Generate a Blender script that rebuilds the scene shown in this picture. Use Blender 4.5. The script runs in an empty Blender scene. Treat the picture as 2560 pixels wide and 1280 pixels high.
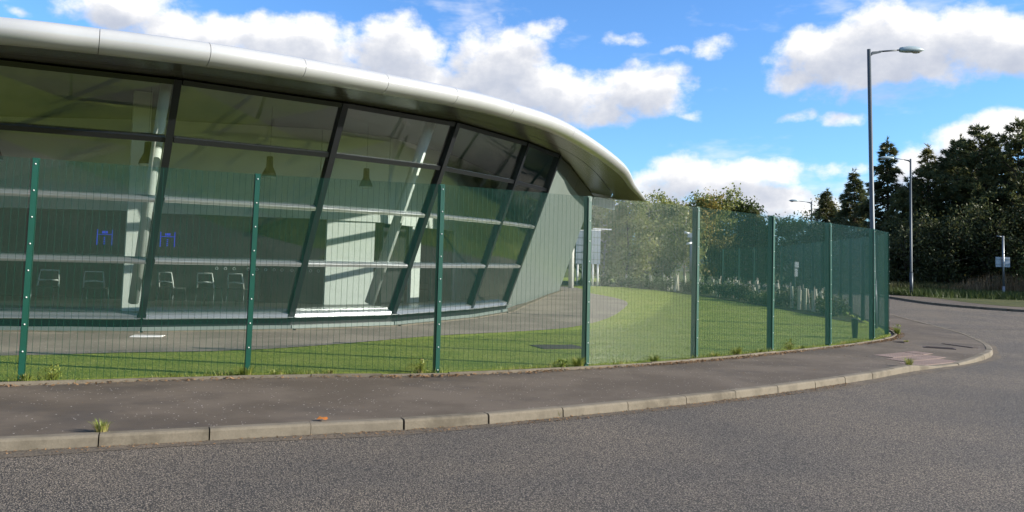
import bpy, bmesh, math
import numpy as np
from mathutils import Matrix, Vector

S = bpy.context.scene
C = S.collection
R = math.radians
rng = np.random.default_rng(11)

# ------------------------------------------------------------------ camera
cd = bpy.data.cameras.new('camera'); cam = bpy.data.objects.new('camera', cd); C.objects.link(cam)
PITCH, ROLL, EYE = 0.069775, 0.027906, 1.518
fw = Vector((0, math.cos(PITCH), math.sin(PITCH))); up0 = Vector((0, -math.sin(PITCH), math.cos(PITCH)))
rt = Vector((1, 0, 0)) * math.cos(ROLL) + up0 * math.sin(ROLL)
up = up0 * math.cos(ROLL) - Vector((1, 0, 0)) * math.sin(ROLL)
m3 = Matrix((rt, up, -fw)).transposed()
cam.matrix_world = Matrix.Translation((0, 0, EYE)) @ m3.to_4x4()
cd.sensor_width = 36; cd.lens = 36 * 2057.8 / 2560; cd.shift_y = -120 / 2560
cd.clip_start = 0.1; cd.clip_end = 12000
S.camera = cam

# ------------------------------------------------------------------ sun, exposure
SUN_AZ = R(-9)      # measured from +X towards +Y: the sun stands to the right, a little behind the camera
SUN_EL = R(22)
sd = Vector((math.cos(SUN_EL) * math.cos(SUN_AZ), math.cos(SUN_EL) * math.sin(SUN_AZ), math.sin(SUN_EL)))
ld = bpy.data.lights.new('sun', 'SUN'); ld.energy = 5.0; ld.angle = R(0.53); ld.color = (1.0, 0.93, 0.82)
sun = bpy.data.objects.new('sun', ld); C.objects.link(sun)
sun.rotation_euler = (-sd).to_track_quat('-Z', 'Y').to_euler(); sun.location = sd * 60
S.view_settings.view_transform = 'Standard'; S.view_settings.look = 'None'
S.view_settings.exposure = 1.1; S.view_settings.gamma = 1.0; S.view_settings.use_curve_mapping = False
S.cycles.max_bounces = 8; S.cycles.transparent_max_bounces = 16; S.cycles.caustics_reflective = False; S.cycles.caustics_refractive = False

# ------------------------------------------------------------------ node helpers
class NT:
    def __init__(s, tree): s.t = tree; s.n = tree.nodes; s.l = tree.links
    def node(s, typ, ins=None, **kw):
        n = s.n.new(typ)
        for k, v in kw.items(): setattr(n, k, v)
        for k, v in (ins or {}).items():
            if isinstance(v, bpy.types.NodeSocket): s.l.new(v, n.inputs[k])
            else: n.inputs[k].default_value = v
        return n
    def math(s, op, a, b=0.0, c=0.0, clamp=False):
        n = s.n.new('ShaderNodeMath'); n.operation = op; n.use_clamp = clamp
        for i, v in enumerate((a, b, c)):
            if isinstance(v, bpy.types.NodeSocket): s.l.new(v, n.inputs[i])
            else: n.inputs[i].default_value = v
        return n.outputs[0]
    def vec(s, op, a, b=None, c=None):
        n = s.n.new('ShaderNodeVectorMath'); n.operation = op
        for i, v in enumerate((a, b, c)):
            if v is None: continue
            if isinstance(v, bpy.types.NodeSocket): s.l.new(v, n.inputs[i])
            else: n.inputs[i].default_value = v
        return n
    def mix(s, f, a, b, blend='MIX'):
        n = s.n.new('ShaderNodeMix'); n.data_type = 'RGBA'; n.blend_type = blend
        for i, v in ((0, f), (6, a), (7, b)):
            if isinstance(v, bpy.types.NodeSocket): s.l.new(v, n.inputs[i])
            else: n.inputs[i].default_value = v if i == 0 else ((*v, 1) if len(v) == 3 else v)
        return n.outputs[2]
    def ramp(s, f, stops, interp='LINEAR'):
        n = s.n.new('ShaderNodeValToRGB'); s.l.new(f, n.inputs[0]); e = n.color_ramp.elements
        n.color_ramp.interpolation = interp
        while len(e) < len(stops): e.new(0.5)
        for k, (p, c) in enumerate(stops):
            e[k].position = p; e[k].color = (*c, 1) if hasattr(c, '__len__') else (c, c, c, 1)
        return n.outputs[0]
    def maprange(s, v, a, b, c=0.0, d=1.0, smooth=True):
        n = s.n.new('ShaderNodeMapRange'); n.interpolation_type = 'SMOOTHSTEP' if smooth else 'LINEAR'
        s.l.new(v, n.inputs[0])
        for i, x in enumerate((a, b, c, d)): n.inputs[1 + i].default_value = x
        return n.outputs[0]
    def noise(s, vec, scale, detail=4, rough=0.55, **kw):
        n = s.node('ShaderNodeTexNoise', {'Scale': scale, 'Detail': detail, 'Roughness': rough}, **kw)
        s.l.new(vec, n.inputs['Vector']); return n.outputs['Fac']

# ------------------------------------------------------------------ world: Nishita sky with cumulus by direction
W = bpy.data.worlds.new('World'); S.world = W; W.use_nodes = True
w = NT(W.node_tree); w.n.clear()
# cumulus banks: azimuth, elevation, half width, half height (radians), weight
BANKS = [(-0.457,0.269,0.068,0.027,1),(-0.373,0.250,0.092,0.027,1),(-0.266,0.246,0.107,0.036,1),(-0.157,0.252,0.073,0.039,1),(-0.136,0.218,0.126,0.034,1),(-0.025,0.242,0.068,0.051,1),(0.045,0.206,0.092,0.034,1),(0.090,0.188,0.078,0.022,0.8),(0.157,0.214,0.063,0.032,1),(0.028,0.283,0.044,0.019,0.36),(0.137,0.272,0.063,0.015,0.3),(0.246,0.263,0.049,0.018,0.3),(0.199,0.258,0.029,0.010,0.22),(0.330,0.221,0.039,0.022,0.9),(0.367,0.237,0.063,0.041,1),(0.430,0.252,0.083,0.049,1),(0.501,0.246,0.073,0.041,1),(0.555,0.238,0.053,0.029,1),(0.401,0.222,0.092,0.022,0.9),(0.178,0.098,0.044,0.027,0.9),(0.215,0.112,0.053,0.032,1),(0.275,0.110,0.063,0.029,1),(0.307,0.084,0.092,0.022,1),(0.234,0.138,0.044,0.011,0.36),(0.225,0.074,0.146,0.015,0.8),(0.376,0.118,0.044,0.016,0.42),(0.322,0.119,0.022,0.010,0.5),(0.376,0.174,0.039,0.012,0.3),(0.330,0.180,0.034,0.010,0.24),(0.217,0.181,0.034,0.009,0.22),(0.473,0.122,0.044,0.027,0.9),(0.512,0.140,0.058,0.027,1),(0.541,0.153,0.039,0.022,1),(-0.548,0.251,0.044,0.010,0.25),(0.438,0.110,0.029,0.024,0.7)]
gt = bpy.data.node_groups.new('cloud_density', 'ShaderNodeTree')
gt.interface.new_socket('P', in_out='INPUT', socket_type='NodeSocketVector')
gt.interface.new_socket('D', in_out='OUTPUT', socket_type='NodeSocketFloat')
q = NT(gt); gi = q.n.new('NodeGroupInput'); go = q.n.new('NodeGroupOutput'); P0 = gi.outputs[0]
wn = q.node('ShaderNodeTexNoise', {'Scale': 16.0, 'Detail': 2.0, 'Roughness': 0.55}, noise_dimensions='2D'); q.l.new(P0, wn.inputs['Vector'])
warp = q.vec('MULTIPLY', q.vec('SUBTRACT', wn.outputs['Color'], (.5, .5, .5)).outputs[0], (.050, .028, 0)).outputs[0]
PW = q.vec('ADD', P0, warp).outputs[0]
F = None
for (a, e, rx, ry, wt) in BANKS:
    rx *= .98; ry *= .98
    d = q.vec('MULTIPLY_ADD', PW, (1 / rx, 1 / ry, 0), (-a / rx, -e / ry, 0)).outputs[0]
    dd = q.vec('DOT_PRODUCT', d, d).outputs['Value']
    v = q.math('MULTIPLY_ADD', dd, -0.75, wt)
    F = v if F is None else q.math('MAXIMUM', F, v)
# the same broken cumulus everywhere else round the sky
sep = q.node('ShaderNodeSeparateXYZ', {0: P0})
low = q.noise(P0, 3.6, 2, .5, noise_dimensions='2D')
side = q.maprange(q.math('ABSOLUTE', sep.outputs[0]), .60, .72)
high = q.maprange(sep.outputs[1], .31, .40)
oth = q.math('MAXIMUM', side, high)
gen = q.math('MULTIPLY_ADD', q.math('MULTIPLY_ADD', low, 9.0, -4.9), oth, q.math('MULTIPLY_ADD', oth, 2.5, -2.5))
F = q.math('MAXIMUM', F, gen); F = q.math('MAXIMUM', F, -2.0); F = q.math('MINIMUM', F, 1.1)
fb = q.noise(q.vec('MULTIPLY', P0, (1, 1.35, 1)).outputs[0], 19.0, 7, .60, noise_dimensions='2D')
D = q.math('ADD', F, q.math('MULTIPLY_ADD', fb, 1.75, -.86))
q.l.new(D, go.inputs[0])
tc = w.node('ShaderNodeTexCoord'); dr = w.vec('NORMALIZE', tc.outputs['Generated']).outputs[0]
sx = w.node('ShaderNodeSeparateXYZ', {0: dr})
az = w.math('ARCTAN2', sx.outputs[0], sx.outputs[1]); el = w.math('ARCSINE', sx.outputs[2])
P = w.node('ShaderNodeCombineXYZ', {0: az, 1: el}).outputs[0]
def cloud(pt):
    g_ = w.n.new('ShaderNodeGroup'); g_.node_tree = gt; w.l.new(pt, g_.inputs[0]); return g_.outputs[0]
d0 = cloud(P)
d1 = cloud(w.vec('ADD', P, (.012, .028, 0)).outputs[0])
alpha = w.math('MULTIPLY', w.maprange(d0, -.04, .78), w.maprange(el, -.01, .03))
occ = w.math('MAXIMUM', d1, 0)
lit = w.math('POWER', 2.718, w.math('MULTIPLY', occ, -1.35))
sky = w.node('ShaderNodeTexSky', sky_type='NISHITA'); sky.sun_disc = False; sky.sun_elevation = SUN_EL
sky.sun_rotation = math.atan2(sd.x, sd.y); sky.air_density = 1.0; sky.dust_density = 0.35; sky.ozone_density = 2.2
skyc = w.mix(1.0, sky.outputs[0], (0.76, 1.17, 1.66), 'MULTIPLY')
ccol = w.mix(lit, (2.9, 3.3, 4.25), (7.6, 7.5, 7.4))
wis = w.math('MULTIPLY', w.maprange(w.noise(w.vec('MULTIPLY', P, (5.5, 15, 1)).outputs[0], 1.0, 5, .6, noise_dimensions='2D'), .52, .78), w.maprange(el, .0, .06))
col = w.mix(w.math('MAXIMUM', alpha, w.math('MULTIPLY', wis, .5)), skyc, ccol)
bg = w.node('ShaderNodeBackground', {'Color': col, 'Strength': 0.071})
wo = w.n.new('ShaderNodeOutputWorld'); w.l.new(bg.outputs[0], wo.inputs[0])

# ------------------------------------------------------------------ materials
def mat(name, base=None, rough=.6, metal=0., spec=.5, fn=None, **kw):
    m = bpy.data.materials.new(name); m.use_nodes = True
    t = NT(m.node_tree); b = t.n['Principled BSDF']; b.inputs['Roughness'].default_value = rough
    b.inputs['Metallic'].default_value = metal; b.inputs['Specular IOR Level'].default_value = spec
    if base: b.inputs['Base Color'].default_value = (*base, 1)
    if fn: fn(t, b)
    return m
def pos(t): return t.node('ShaderNodeNewGeometry').outputs['Position']
def objc(t): return t.node('ShaderNodeTexCoord').outputs['Object']
def orand(t): return t.node('ShaderNodeObjectInfo').outputs['Random']
def bump(t, b, h, strength, dist=.01):
    n = t.node('ShaderNodeBump', {'Height': h, 'Strength': strength, 'Distance': dist}); t.l.new(n.outputs[0], b.inputs['Normal'])
def setc(t, b, c): t.l.new(c, b.inputs['Base Color'])

def f_asphalt(t, b):
    p = pos(t)
    v = t.node('ShaderNodeTexVoronoi', {'Scale': 78.0, 'Randomness': 1.0}); t.l.new(p, v.inputs['Vector'])
    chips = t.node('ShaderNodeSeparateColor', {0: v.outputs['Color']})
    body = t.maprange(v.outputs['Distance'], .25, .62, 1, 0)
    c = t.mix(chips.outputs[0], (.122, .107, .084), (.245, .208, .165))
    c = t.mix(t.maprange(chips.outputs[1], .90, .97), c, (.30, .25, .21))
    c = t.mix(body, (.034, .030, .026), c)
    big = t.noise(p, .35, 5, .6); c = t.mix(t.maprange(big, .35, .65), t.mix(1.0, c, (.86, .87, .89), 'MULTIPLY'), t.mix(1.0, c, (1.20, 1.16, 1.10), 'MULTIPLY'))
    c = t.mix(t.maprange(t.noise(t.vec('MULTIPLY', p, (1, .35, 1)).outputs[0], 1.6, 5, .7), .60, .78, 0, .45), c, (.055, .048, .042))
    fine = t.noise(p, 140, 3, .6); c = t.mix(.55, c, t.mix(1.0, c, t.ramp(fine, [(.3, .45), (.7, 1.6)]), 'MULTIPLY'))
    # silt worn in along the channel
    setc(t, b, c); bump(t, b, t.math('ADD', t.math('MULTIPLY', body, 1.0), t.math('MULTIPLY', fine, .6)), .75, .008)
M_ROAD = mat('road_asphalt', rough=.82, spec=.35, fn=f_asphalt)

def f_footway(t, b):
    p = pos(t); n = t.noise(p, 90, 4, .7); big = t.noise(p, .7, 5, .6)
    c = t.mix(n, (.046, .036, .025), (.108, .084, .060))
    c = t.mix(t.maprange(big, .4, .62, 0, .8), c, (.118, .094, .070)); c = t.mix(t.maprange(t.noise(p, .33, 5, .7), .5, .66, 0, .7), c, (.050, .042, .035))
    v = t.node('ShaderNodeTexVoronoi', {'Scale': 24.0}); t.l.new(p, v.inputs['Vector'])
    ch = t.node('ShaderNodeSeparateColor', {0: v.outputs['Color']})
    sp = t.math('MULTIPLY', t.math('LESS_THAN', v.outputs['Distance'], .17), t.math('GREATER_THAN', ch.outputs[0], t.maprange(t.noise(p, .9, 3), .4, .65, .90, .62)))
    c = t.mix(sp, c, t.mix(ch.outputs[1], (.22, .19, .17), (.55, .50, .46)))
    setc(t, b, c); bump(t, b, n, .5, .006)
M_FOOT = mat('footway_asphalt', rough=.85, spec=.3, fn=f_footway)
def f_chan(t, b):
    p = pos(t); n = t.noise(p, 110, 4, .7); big = t.noise(p, 2.0, 5, .65); c = t.mix(n, (.085, .070, .050), (.15, .125, .092)); c = t.mix(t.maprange(big, .4, .68), c, (.165, .128, .088))
    v = t.node('ShaderNodeTexVoronoi', {'Scale': 62.0}); t.l.new(p, v.inputs['Vector']); c = t.mix(t.maprange(v.outputs['Distance'], .3, .7, 0, .6), c, (.03, .027, .025)); setc(t, b, c); bump(t, b, n, .5, .006)
M_CHAN = mat('channel_silt', rough=.9, spec=.25, fn=f_chan)
def f_path(t, b):
    p = pos(t); n = t.noise(p, 60, 4, .7); big = t.noise(p, .5, 4, .6)
    c = t.mix(n, (.12, .102, .080), (.225, .19, .15)); c = t.mix(t.maprange(big, .42, .62), c, (.24, .205, .16))
    v = t.node('ShaderNodeTexVoronoi', {'Scale': 15.0}); t.l.new(p, v.inputs['Vector'])
    ch = t.node('ShaderNodeSeparateColor', {0: v.outputs['Color']})
    c = t.mix(t.math('MULTIPLY', t.math('LESS_THAN', v.outputs['Distance'], .2), t.math('GREATER_THAN', ch.outputs[0], .8)), c, (.42, .38, .34))
    setc(t, b, c); bump(t, b, n, .4, .006)
M_PATH = mat('path_asphalt', rough=.85, spec=.3, fn=f_path)
def f_concrete(t, b):
    p = pos(t); n = t.noise(p, 55, 5, .65); big = t.noise(p, 3.2, 5, .65)
    c = t.mix(n, (.096, .080, .056), (.200, .172, .128)); c = t.mix(t.maprange(big, .42, .68), c, (.090, .076, .054))
    c = t.mix(t.math('MULTIPLY', orand(t), .35), c, (.19, .165, .125))
    v = t.node('ShaderNodeTexVoronoi', {'Scale': 150.0}); t.l.new(p, v.inputs['Vector'])
    c = t.mix(t.maprange(v.outputs['Distance'], .0, .35, .35, 0), c, (.08, .07, .055))
    setc(t, b, c); bump(t, b, n, .35, .006)
M_CONC = mat('kerb_concrete', rough=.9, spec=.25, fn=f_concrete)
def f_lawn(t, b):
    p = pos(t); n1 = t.noise(t.vec('MULTIPLY', p, (1, 1.4, 1)).outputs[0], 1.1, 5, .65); n2 = t.noise(p, 26, 4, .7)
    c = t.mix(t.maprange(n1, .3, .7), (.135, .198, .022), (.245, .285, .048)); c = t.mix(t.maprange(n2, .45, .8), c, (.32, .33, .08)); c = t.mix(t.maprange(t.noise(p, .45, 4, .6), .52, .7, 0, .55), c, (.30, .31, .075))
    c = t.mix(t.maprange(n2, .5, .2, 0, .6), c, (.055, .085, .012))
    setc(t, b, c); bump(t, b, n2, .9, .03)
M_LAWN = mat('lawn_grass', rough=.9, spec=.2, fn=f_lawn)
def f_field(t, b):
    p = pos(t); n1 = t.noise(p, .02, 4, .6); n2 = t.noise(p, 5, 5, .7)
    c = t.mix(t.maprange(n1, .35, .65), (.055, .085, .018), (.095, .105, .030)); c = t.mix(t.maprange(n2, .4, .8), c, (.12, .12, .04))
    setc(t, b, c); bump(t, b, n2, .6, .05)
M_FIELD = mat('field_grass', rough=.95, spec=.15, fn=f_field)
def f_verge(t, b):
    p = pos(t); n = t.noise(p, .5, 5, .65); n2 = t.noise(p, 7, 4, .7); c = t.mix(t.maprange(n, .35, .65), (.040, .052, .016), (.075, .078, .026)); c = t.mix(t.maprange(n2, .5, .8), c, (.11, .095, .05)); setc(t, b, c); bump(t, b, n2, .8, .05)
M_VERGE = mat('rough_verge', rough=.95, spec=.15, fn=f_verge)
def f_soil(t, b):
    p = pos(t); n = t.noise(p, 3.0, 6, .7); c = t.mix(t.maprange(n, .35, .65), (.035, .030, .018), (.060, .075, .022)); setc(t, b, c); bump(t, b, t.noise(p, 16, 4), 1, .05)
M_SOIL = mat('planting_soil', rough=.95, spec=.1, fn=f_soil)
def f_hill(t, b):
    p = pos(t); n = t.noise(p, .006, 5, .6); setc(t, b, t.mix(t.maprange(n, .4, .6), (.060, .085, .075), (.12, .13, .085)))  # field colours shifted blue-green to carry the distance haze
M_HILL = mat('hazed_hill_fields', rough=1, spec=.0, fn=f_hill)

def f_green(t, b):
    p = pos(t); n = t.noise(p, 9, 4, .6); setc(t, b, t.mix(n, (.003, .043, .025), (.005, .062, .037)))
M_GREEN = mat('green_powder_coat', rough=.38, spec=.5, fn=f_green)
M_WIRE = mat('green_wire', (.003, .052, .030), rough=.25, spec=.5)
def f_galv(t, b):
    p = pos(t); n = t.noise(p, 14, 4, .6); setc(t, b, t.mix(n, (.16, .18, .19), (.27, .29, .30)))
M_GALV = mat('galvanised_steel', rough=.45, metal=.75, fn=f_galv)
M_BOLT = mat('bolt_zinc', (.55, .54, .50), rough=.35, metal=.0)
def f_lampsteel(t, b):
    p = pos(t); n = t.noise(p, 6, 5, .6); setc(t, b, t.mix(n, (.045, .058, .068), (.08, .10, .112)))
M_LAMP = mat('lamp_column_steel', rough=.5, metal=.2, fn=f_lampsteel)
M_LANT = mat('lantern_shell', (.30, .37, .38), rough=.35, spec=.5)
def f_lens(t, b): b.inputs['Transmission Weight'].default_value = .5
M_LENS = mat('lantern_lens', (.75, .75, .72), rough=.2, fn=f_lens)
def f_roof(t, b):
    p = pos(t); n = t.noise(t.vec('MULTIPLY', p, (1, 1, .25)).outputs[0], 2.2, 5, .6); n2 = t.noise(p, 1.3, 3, .6)
    c = t.mix(n, (.36, .365, .36), (.42, .425, .42)); setc(t, b, c)
    t.l.new(t.maprange(n2, .3, .7, .22, .27), b.inputs['Roughness'])
M_ROOF = mat('silver_fascia', rough=.3, metal=.12, fn=f_roof)
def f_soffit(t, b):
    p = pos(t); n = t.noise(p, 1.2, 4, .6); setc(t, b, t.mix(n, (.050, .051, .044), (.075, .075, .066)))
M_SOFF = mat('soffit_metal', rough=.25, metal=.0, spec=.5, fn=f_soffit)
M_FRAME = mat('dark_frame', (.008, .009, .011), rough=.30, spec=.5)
M_ALU = mat('aluminium_rail', (.52, .54, .55), rough=.28, metal=.8)
M_HEAD = mat('dark_head_shade', (.035, .034, .030), rough=.4, metal=.3)
M_GREY = mat('grey_wall_panel', rough=.42, metal=.35, fn=lambda t, b: setc(t, b, t.mix(t.noise(pos(t), 1.5, 4), (.155, .19, .172), (.20, .235, .215))))
M_WHITE = mat('white_plaster', rough=.7, fn=lambda t, b: setc(t, b, t.mix(t.noise(pos(t), 2, 4), (.70, .71, .68), (.78, .78, .75))))
M_CEIL = mat('ceiling_board', rough=.8, fn=lambda t, b: setc(t, b, t.mix(t.noise(t.vec('MULTIPLY', pos(t), (1, 9, 1)).outputs[0], 1.0, 3), (.25, .25, .235), (.31, .31, .29))))
M_DARK = mat('dark_wall', rough=.5, fn=lambda t, b: setc(t, b, t.mix(t.noise(pos(t), 3, 4), (.012, .014, .014), (.030, .032, .030))))
M_FLOOR = mat('interior_floor', rough=.35, fn=lambda t, b: setc(t, b, t.mix(t.noise(pos(t), 4, 4), (.06, .062, .06), (.095, .095, .09))))
M_COL = mat('white_paint', (.80, .80, .77), rough=.35)
M_PEND = mat('pendant_metal', (.05, .05, .048), rough=.3, metal=.7)
M_PGL = mat('pendant_glass', (.6, .66, .66), rough=.15, spec=.6)
M_BLACK = mat('black_rubber', (.012, .012, .012), rough=.7)
def f_blue(t, b):
    b.inputs['Emission Color'].default_value = (.03, .06, 1, 1); b.inputs['Emission Strength'].default_value = .4
M_BLUE = mat('blue_sign_light', (.02, .04, .6), fn=f_blue)
def mk_glass():
    m = bpy.data.materials.new('window_glass'); m.use_nodes = True; t = NT(m.node_tree); t.n.clear()
    tr = t.node('ShaderNodeBsdfTransparent', {0: (.865, .90, .885, 1)}); gl = t.node('ShaderNodeBsdfGlossy', {0: (.95, 1, .97, 1), 'Roughness': .012})
    ge = t.node('ShaderNodeNewGeometry'); cs_ = t.math('ABSOLUTE', t.vec('DOT_PRODUCT', ge.outputs['Incoming'], ge.outputs['Normal']).outputs['Value'])
    f = t.math('MULTIPLY_ADD', t.math('POWER', t.math('SUBTRACT', 1.0, cs_), 5.0), .90, .085, clamp=True)
    mx = t.node('ShaderNodeMixShader', {0: f}); t.l.new(tr.outputs[0], mx.inputs[1]); t.l.new(gl.outputs[0], mx.inputs[2])
    o = t.n.new('ShaderNodeOutputMaterial'); t.l.new(mx.outputs[0], o.inputs[0]); return m
M_GLASS = mk_glass()
def leafmat(name, a, b_, c_=None, trans=.35, sc=.8):
    m = bpy.data.materials.new(name); m.use_nodes = True; t = NT(m.node_tree); t.n.clear()
    p = pos(t); n = t.noise(p, sc, 3, .6); n2 = t.noise(p, 9, 2, .6)
    c = t.mix(t.maprange(n, .35, .65), a, b_)
    if c_: c = t.mix(t.maprange(n2, .56, .66), c, c_)
    c = t.mix(.5, c, t.mix(1.0, c, t.ramp(n2, [(.25, .5), (.75, 1.5)]), 'MULTIPLY'))
    d = t.node('ShaderNodeBsdfDiffuse', {0: c}); tl = t.node('ShaderNodeBsdfTranslucent', {0: c}); gl = t.node('ShaderNodeBsdfGlossy', {0: (.5, .5, .5, 1), 'Roughness': .5})
    mx = t.node('ShaderNodeMixShader', {0: trans}); t.l.new(d.outputs[0], mx.inputs[1]); t.l.new(tl.outputs[0], mx.inputs[2])
    m2 = t.node('ShaderNodeMixShader', {0: .04}); t.l.new(mx.outputs[0], m2.inputs[1]); t.l.new(gl.outputs[0], m2.inputs[2])
    o = t.n.new('ShaderNodeOutputMaterial'); t.l.new(m2.outputs[0], o.inputs[0]); return m
M_PINE = leafmat('pine_needles', (.055, .085, .042), (.115, .130, .050), (.21, .165, .05), trans=.4)
M_SPRUCE = leafmat('spruce_needles', (.036, .062, .032), (.085, .092, .030), (.15, .11, .03), trans=.3)
M_LARCH = leafmat('larch_needles', (.11, .12, .035), (.17, .15, .045), trans=.4)
M_OLIVE = leafmat('olive_leaves', (.16, .20, .05), (.23, .25, .075), (.27, .22, .07))
M_AUTUMN = leafmat('autumn_leaves', (.19, .18, .045), (.27, .21, .05), (.30, .17, .04))
M_BIRCH = leafmat('birch_leaves', (.15, .185, .055), (.22, .235, .08), (.25, .21, .07))
M_SHRUB = leafmat('shrub_leaves', (.040, .070, .018), (.085, .105, .026), trans=.3, sc=2)
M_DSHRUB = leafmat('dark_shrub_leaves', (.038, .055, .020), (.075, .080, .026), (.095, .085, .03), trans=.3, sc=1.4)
M_BLADE = leafmat('grass_blades', (.158, .232, .028), (.275, .320, .052), (.34, .34, .11), trans=.35, sc=3)
M_TUFT = leafmat('weed_leaves', (.13, .18, .028), (.23, .25, .05), (.28, .24, .09), trans=.35, sc=8)
M_DRY = leafmat('dry_stems', (.17, .125, .065), (.27, .20, .11), (.16, .085, .055), trans=.25, sc=2)
M_LITTER = leafmat('dead_leaves', (.17, .095, .045), (.26, .16, .08), (.10, .055, .03), trans=.1, sc=14)
M_ORANGE = leafmat('orange_leaf', (.42, .13, .03), (.5, .2, .05), trans=.2, sc=20)
M_BARK = mat('bark', rough=.9, spec=.1, fn=lambda t, b: setc(t, b, t.mix(t.noise(t.vec('MULTIPLY', pos(t), (6, 6, 1)).outputs[0], 3, 4), (.030, .024, .018), (.085, .065, .048))))
M_PBARK = mat('pale_bark', rough=.8, spec=.2, fn=lambda t, b: setc(t, b, t.mix(t.noise(t.vec('MULTIPLY', pos(t), (3, 3, 1)).outputs[0], 4, 4), (.22, .18, .13), (.46, .42, .35))))
M_TUBE = mat('tree_guard_plastic', rough=.5, fn=lambda t, b: (setc(t, b, t.mix(orand(t), (.32, .33, .22), (.50, .49, .38)))))
M_TACT = mat('tactile_paver', rough=.85, spec=.2, fn=lambda t, b: setc(t, b, t.mix(t.noise(pos(t), 30, 4), t.mix(orand(t), (.18, .125, .100), (.23, .165, .138)), (.23, .18, .155))))
M_IRON = mat('cast_iron', rough=.7, metal=.3, fn=lambda t, b: setc(t, b, t.mix(t.noise(pos(t), 30, 4), (.035, .026, .022), (.10, .07, .055))))
M_SIGNBK = mat('sign_back', (.30, .34, .38), rough=.45, metal=.35)
M_POT = mat('dark_green_plastic', (.012, .030, .022), rough=.5)

# ------------------------------------------------------------------ mesh helpers
def g(Y):
    t = np.clip((np.asarray(Y, float) - 18) / 26, 0, 1); return .4 * t * t * (3 - 2 * t)
def gz(Y): return float(g(Y))
def mesh(name, verts, faces, smooth=False):
    me = bpy.data.meshes.new(name)
    if isinstance(faces, np.ndarray):
        v = np.asarray(verts, np.float32); n, k = faces.shape
        me.vertices.add(len(v)); me.vertices.foreach_set('co', v.ravel())
        me.loops.add(n * k); me.loops.foreach_set('vertex_index', faces.astype(np.int32).ravel())
        me.polygons.add(n); me.polygons.foreach_set('loop_start', np.arange(0, n * k, k, dtype=np.int32)); me.update(calc_edges=True); me.validate()
    else:
        me.from_pydata([tuple(map(float, x)) for x in verts], [], [tuple(f) for f in faces]); me.update()
    if smooth: me.polygons.foreach_set('use_smooth', [True] * len(me.polygons))
    return me
def link(name, me, m=None, parent=None, loc=(0, 0, 0), rot=(0, 0, 0), scale=(1, 1, 1)):
    o = bpy.data.objects.new(name, me); C.objects.link(o); o.location = loc; o.rotation_euler = rot; o.scale = scale
    if parent is not None: o.parent = parent
    if m is not None and me is not None and not me.materials: me.materials.append(m)
    return o
def tag(o, label=None, cat=None, group=None, kind=None):
    if label: o['label'] = label
    if cat: o['category'] = cat
    if group: o['group'] = group
    if kind: o['kind'] = kind
    return o
def empty(name, loc=(0, 0, 0), rz=0): return link(name, None, loc=loc, rot=(0, 0, rz))
class MB:
    def __init__(s): s.v = []; s.f = []
    def add(s, v, f):
        n = len(s.v); s.v += [tuple(x) for x in v]; s.f += [tuple(i + n for i in q_) for q_ in f]; return s
    def box(s, a, b):
        (x0, y0, z0), (x1, y1, z1) = a, b
        return s.add([(x0, y0, z0), (x1, y0, z0), (x1, y1, z0), (x0, y1, z0), (x0, y0, z1), (x1, y0, z1), (x1, y1, z1), (x0, y1, z1)],
                     [(0, 3, 2, 1), (4, 5, 6, 7), (0, 1, 5, 4), (1, 2, 6, 5), (2, 3, 7, 6), (3, 0, 4, 7)])
    def beam(s, p0, p1, w_, d_, out):      # bar from p0 to p1, width across, depth along out (centred)
        p0, p1, out = Vector(p0), Vector(p1), Vector(out); ax = (p1 - p0).normalized(); si = ax.cross(out).normalized(); o2 = si.cross(ax).normalized()
        v = []
        for p_ in (p0, p1):
            for a, b in ((-1, -1), (1, -1), (1, 1), (-1, 1)): v.append(p_ + si * (a * w_ / 2) + o2 * (b * d_ / 2))
        return s.add(v, [(0, 1, 2, 3), (7, 6, 5, 4), (0, 4, 5, 1), (1, 5, 6, 2), (2, 6, 7, 3), (3, 7, 4, 0)])
    def tube(s, pts, rad, n=10, cap=True):
        pts = [Vector(p_) for p_ in pts]; base = len(s.v); rad = rad if hasattr(rad, '__len__') else [rad] * len(pts)
        for i, p_ in enumerate(pts):
            ax = (pts[min(i + 1, len(pts) - 1)] - pts[max(i - 1, 0)]).normalized()
            a = ax.cross(Vector((0.123, .99, .05))).normalized() if abs(ax.y) < .95 else ax.cross(Vector((1, 0, 0))).normalized(); b = ax.cross(a)
            for k in range(n):
                t_ = 2 * math.pi * k / n; s.v.append(tuple(p_ + (a * math.cos(t_) + b * math.sin(t_)) * rad[i]))
        for i in range(len(pts) - 1):
            for k in range(n):
                k2 = (k + 1) % n; s.f.append((base + i * n + k, base + i * n + k2, base + (i + 1) * n + k2, base + (i + 1) * n + k))
        if cap:
            s.f.append(tuple(base + k for k in range(n))[::-1]); s.f.append(tuple(base + (len(pts) - 1) * n + k for k in range(n)))
        return s
    def lathe(s, prof, n=20):
        base = len(s.v)
        for r_, z_ in prof:
            for k in range(n): s.v.append((r_ * math.cos(2 * math.pi * k / n), r_ * math.sin(2 * math.pi * k / n), z_))
        for i in range(len(prof) - 1):
            for k in range(n):
                k2 = (k + 1) % n; s.f.append((base + i * n + k, base + i * n + k2, base + (i + 1) * n + k2, base + (i + 1) * n + k))
        return s
    def mesh(s, name, smooth=False, off=(0, 0, 0)):
        v = [(a - off[0], b - off[1], c - off[2]) for a, b, c in s.v]; return mesh(name, v, s.f, smooth)
    def obj(s, name, m, parent=None, smooth=False, off=(0, 0, 0), **kw): return link(name, s.mesh(name, smooth, off), m, parent, **kw)
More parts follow.
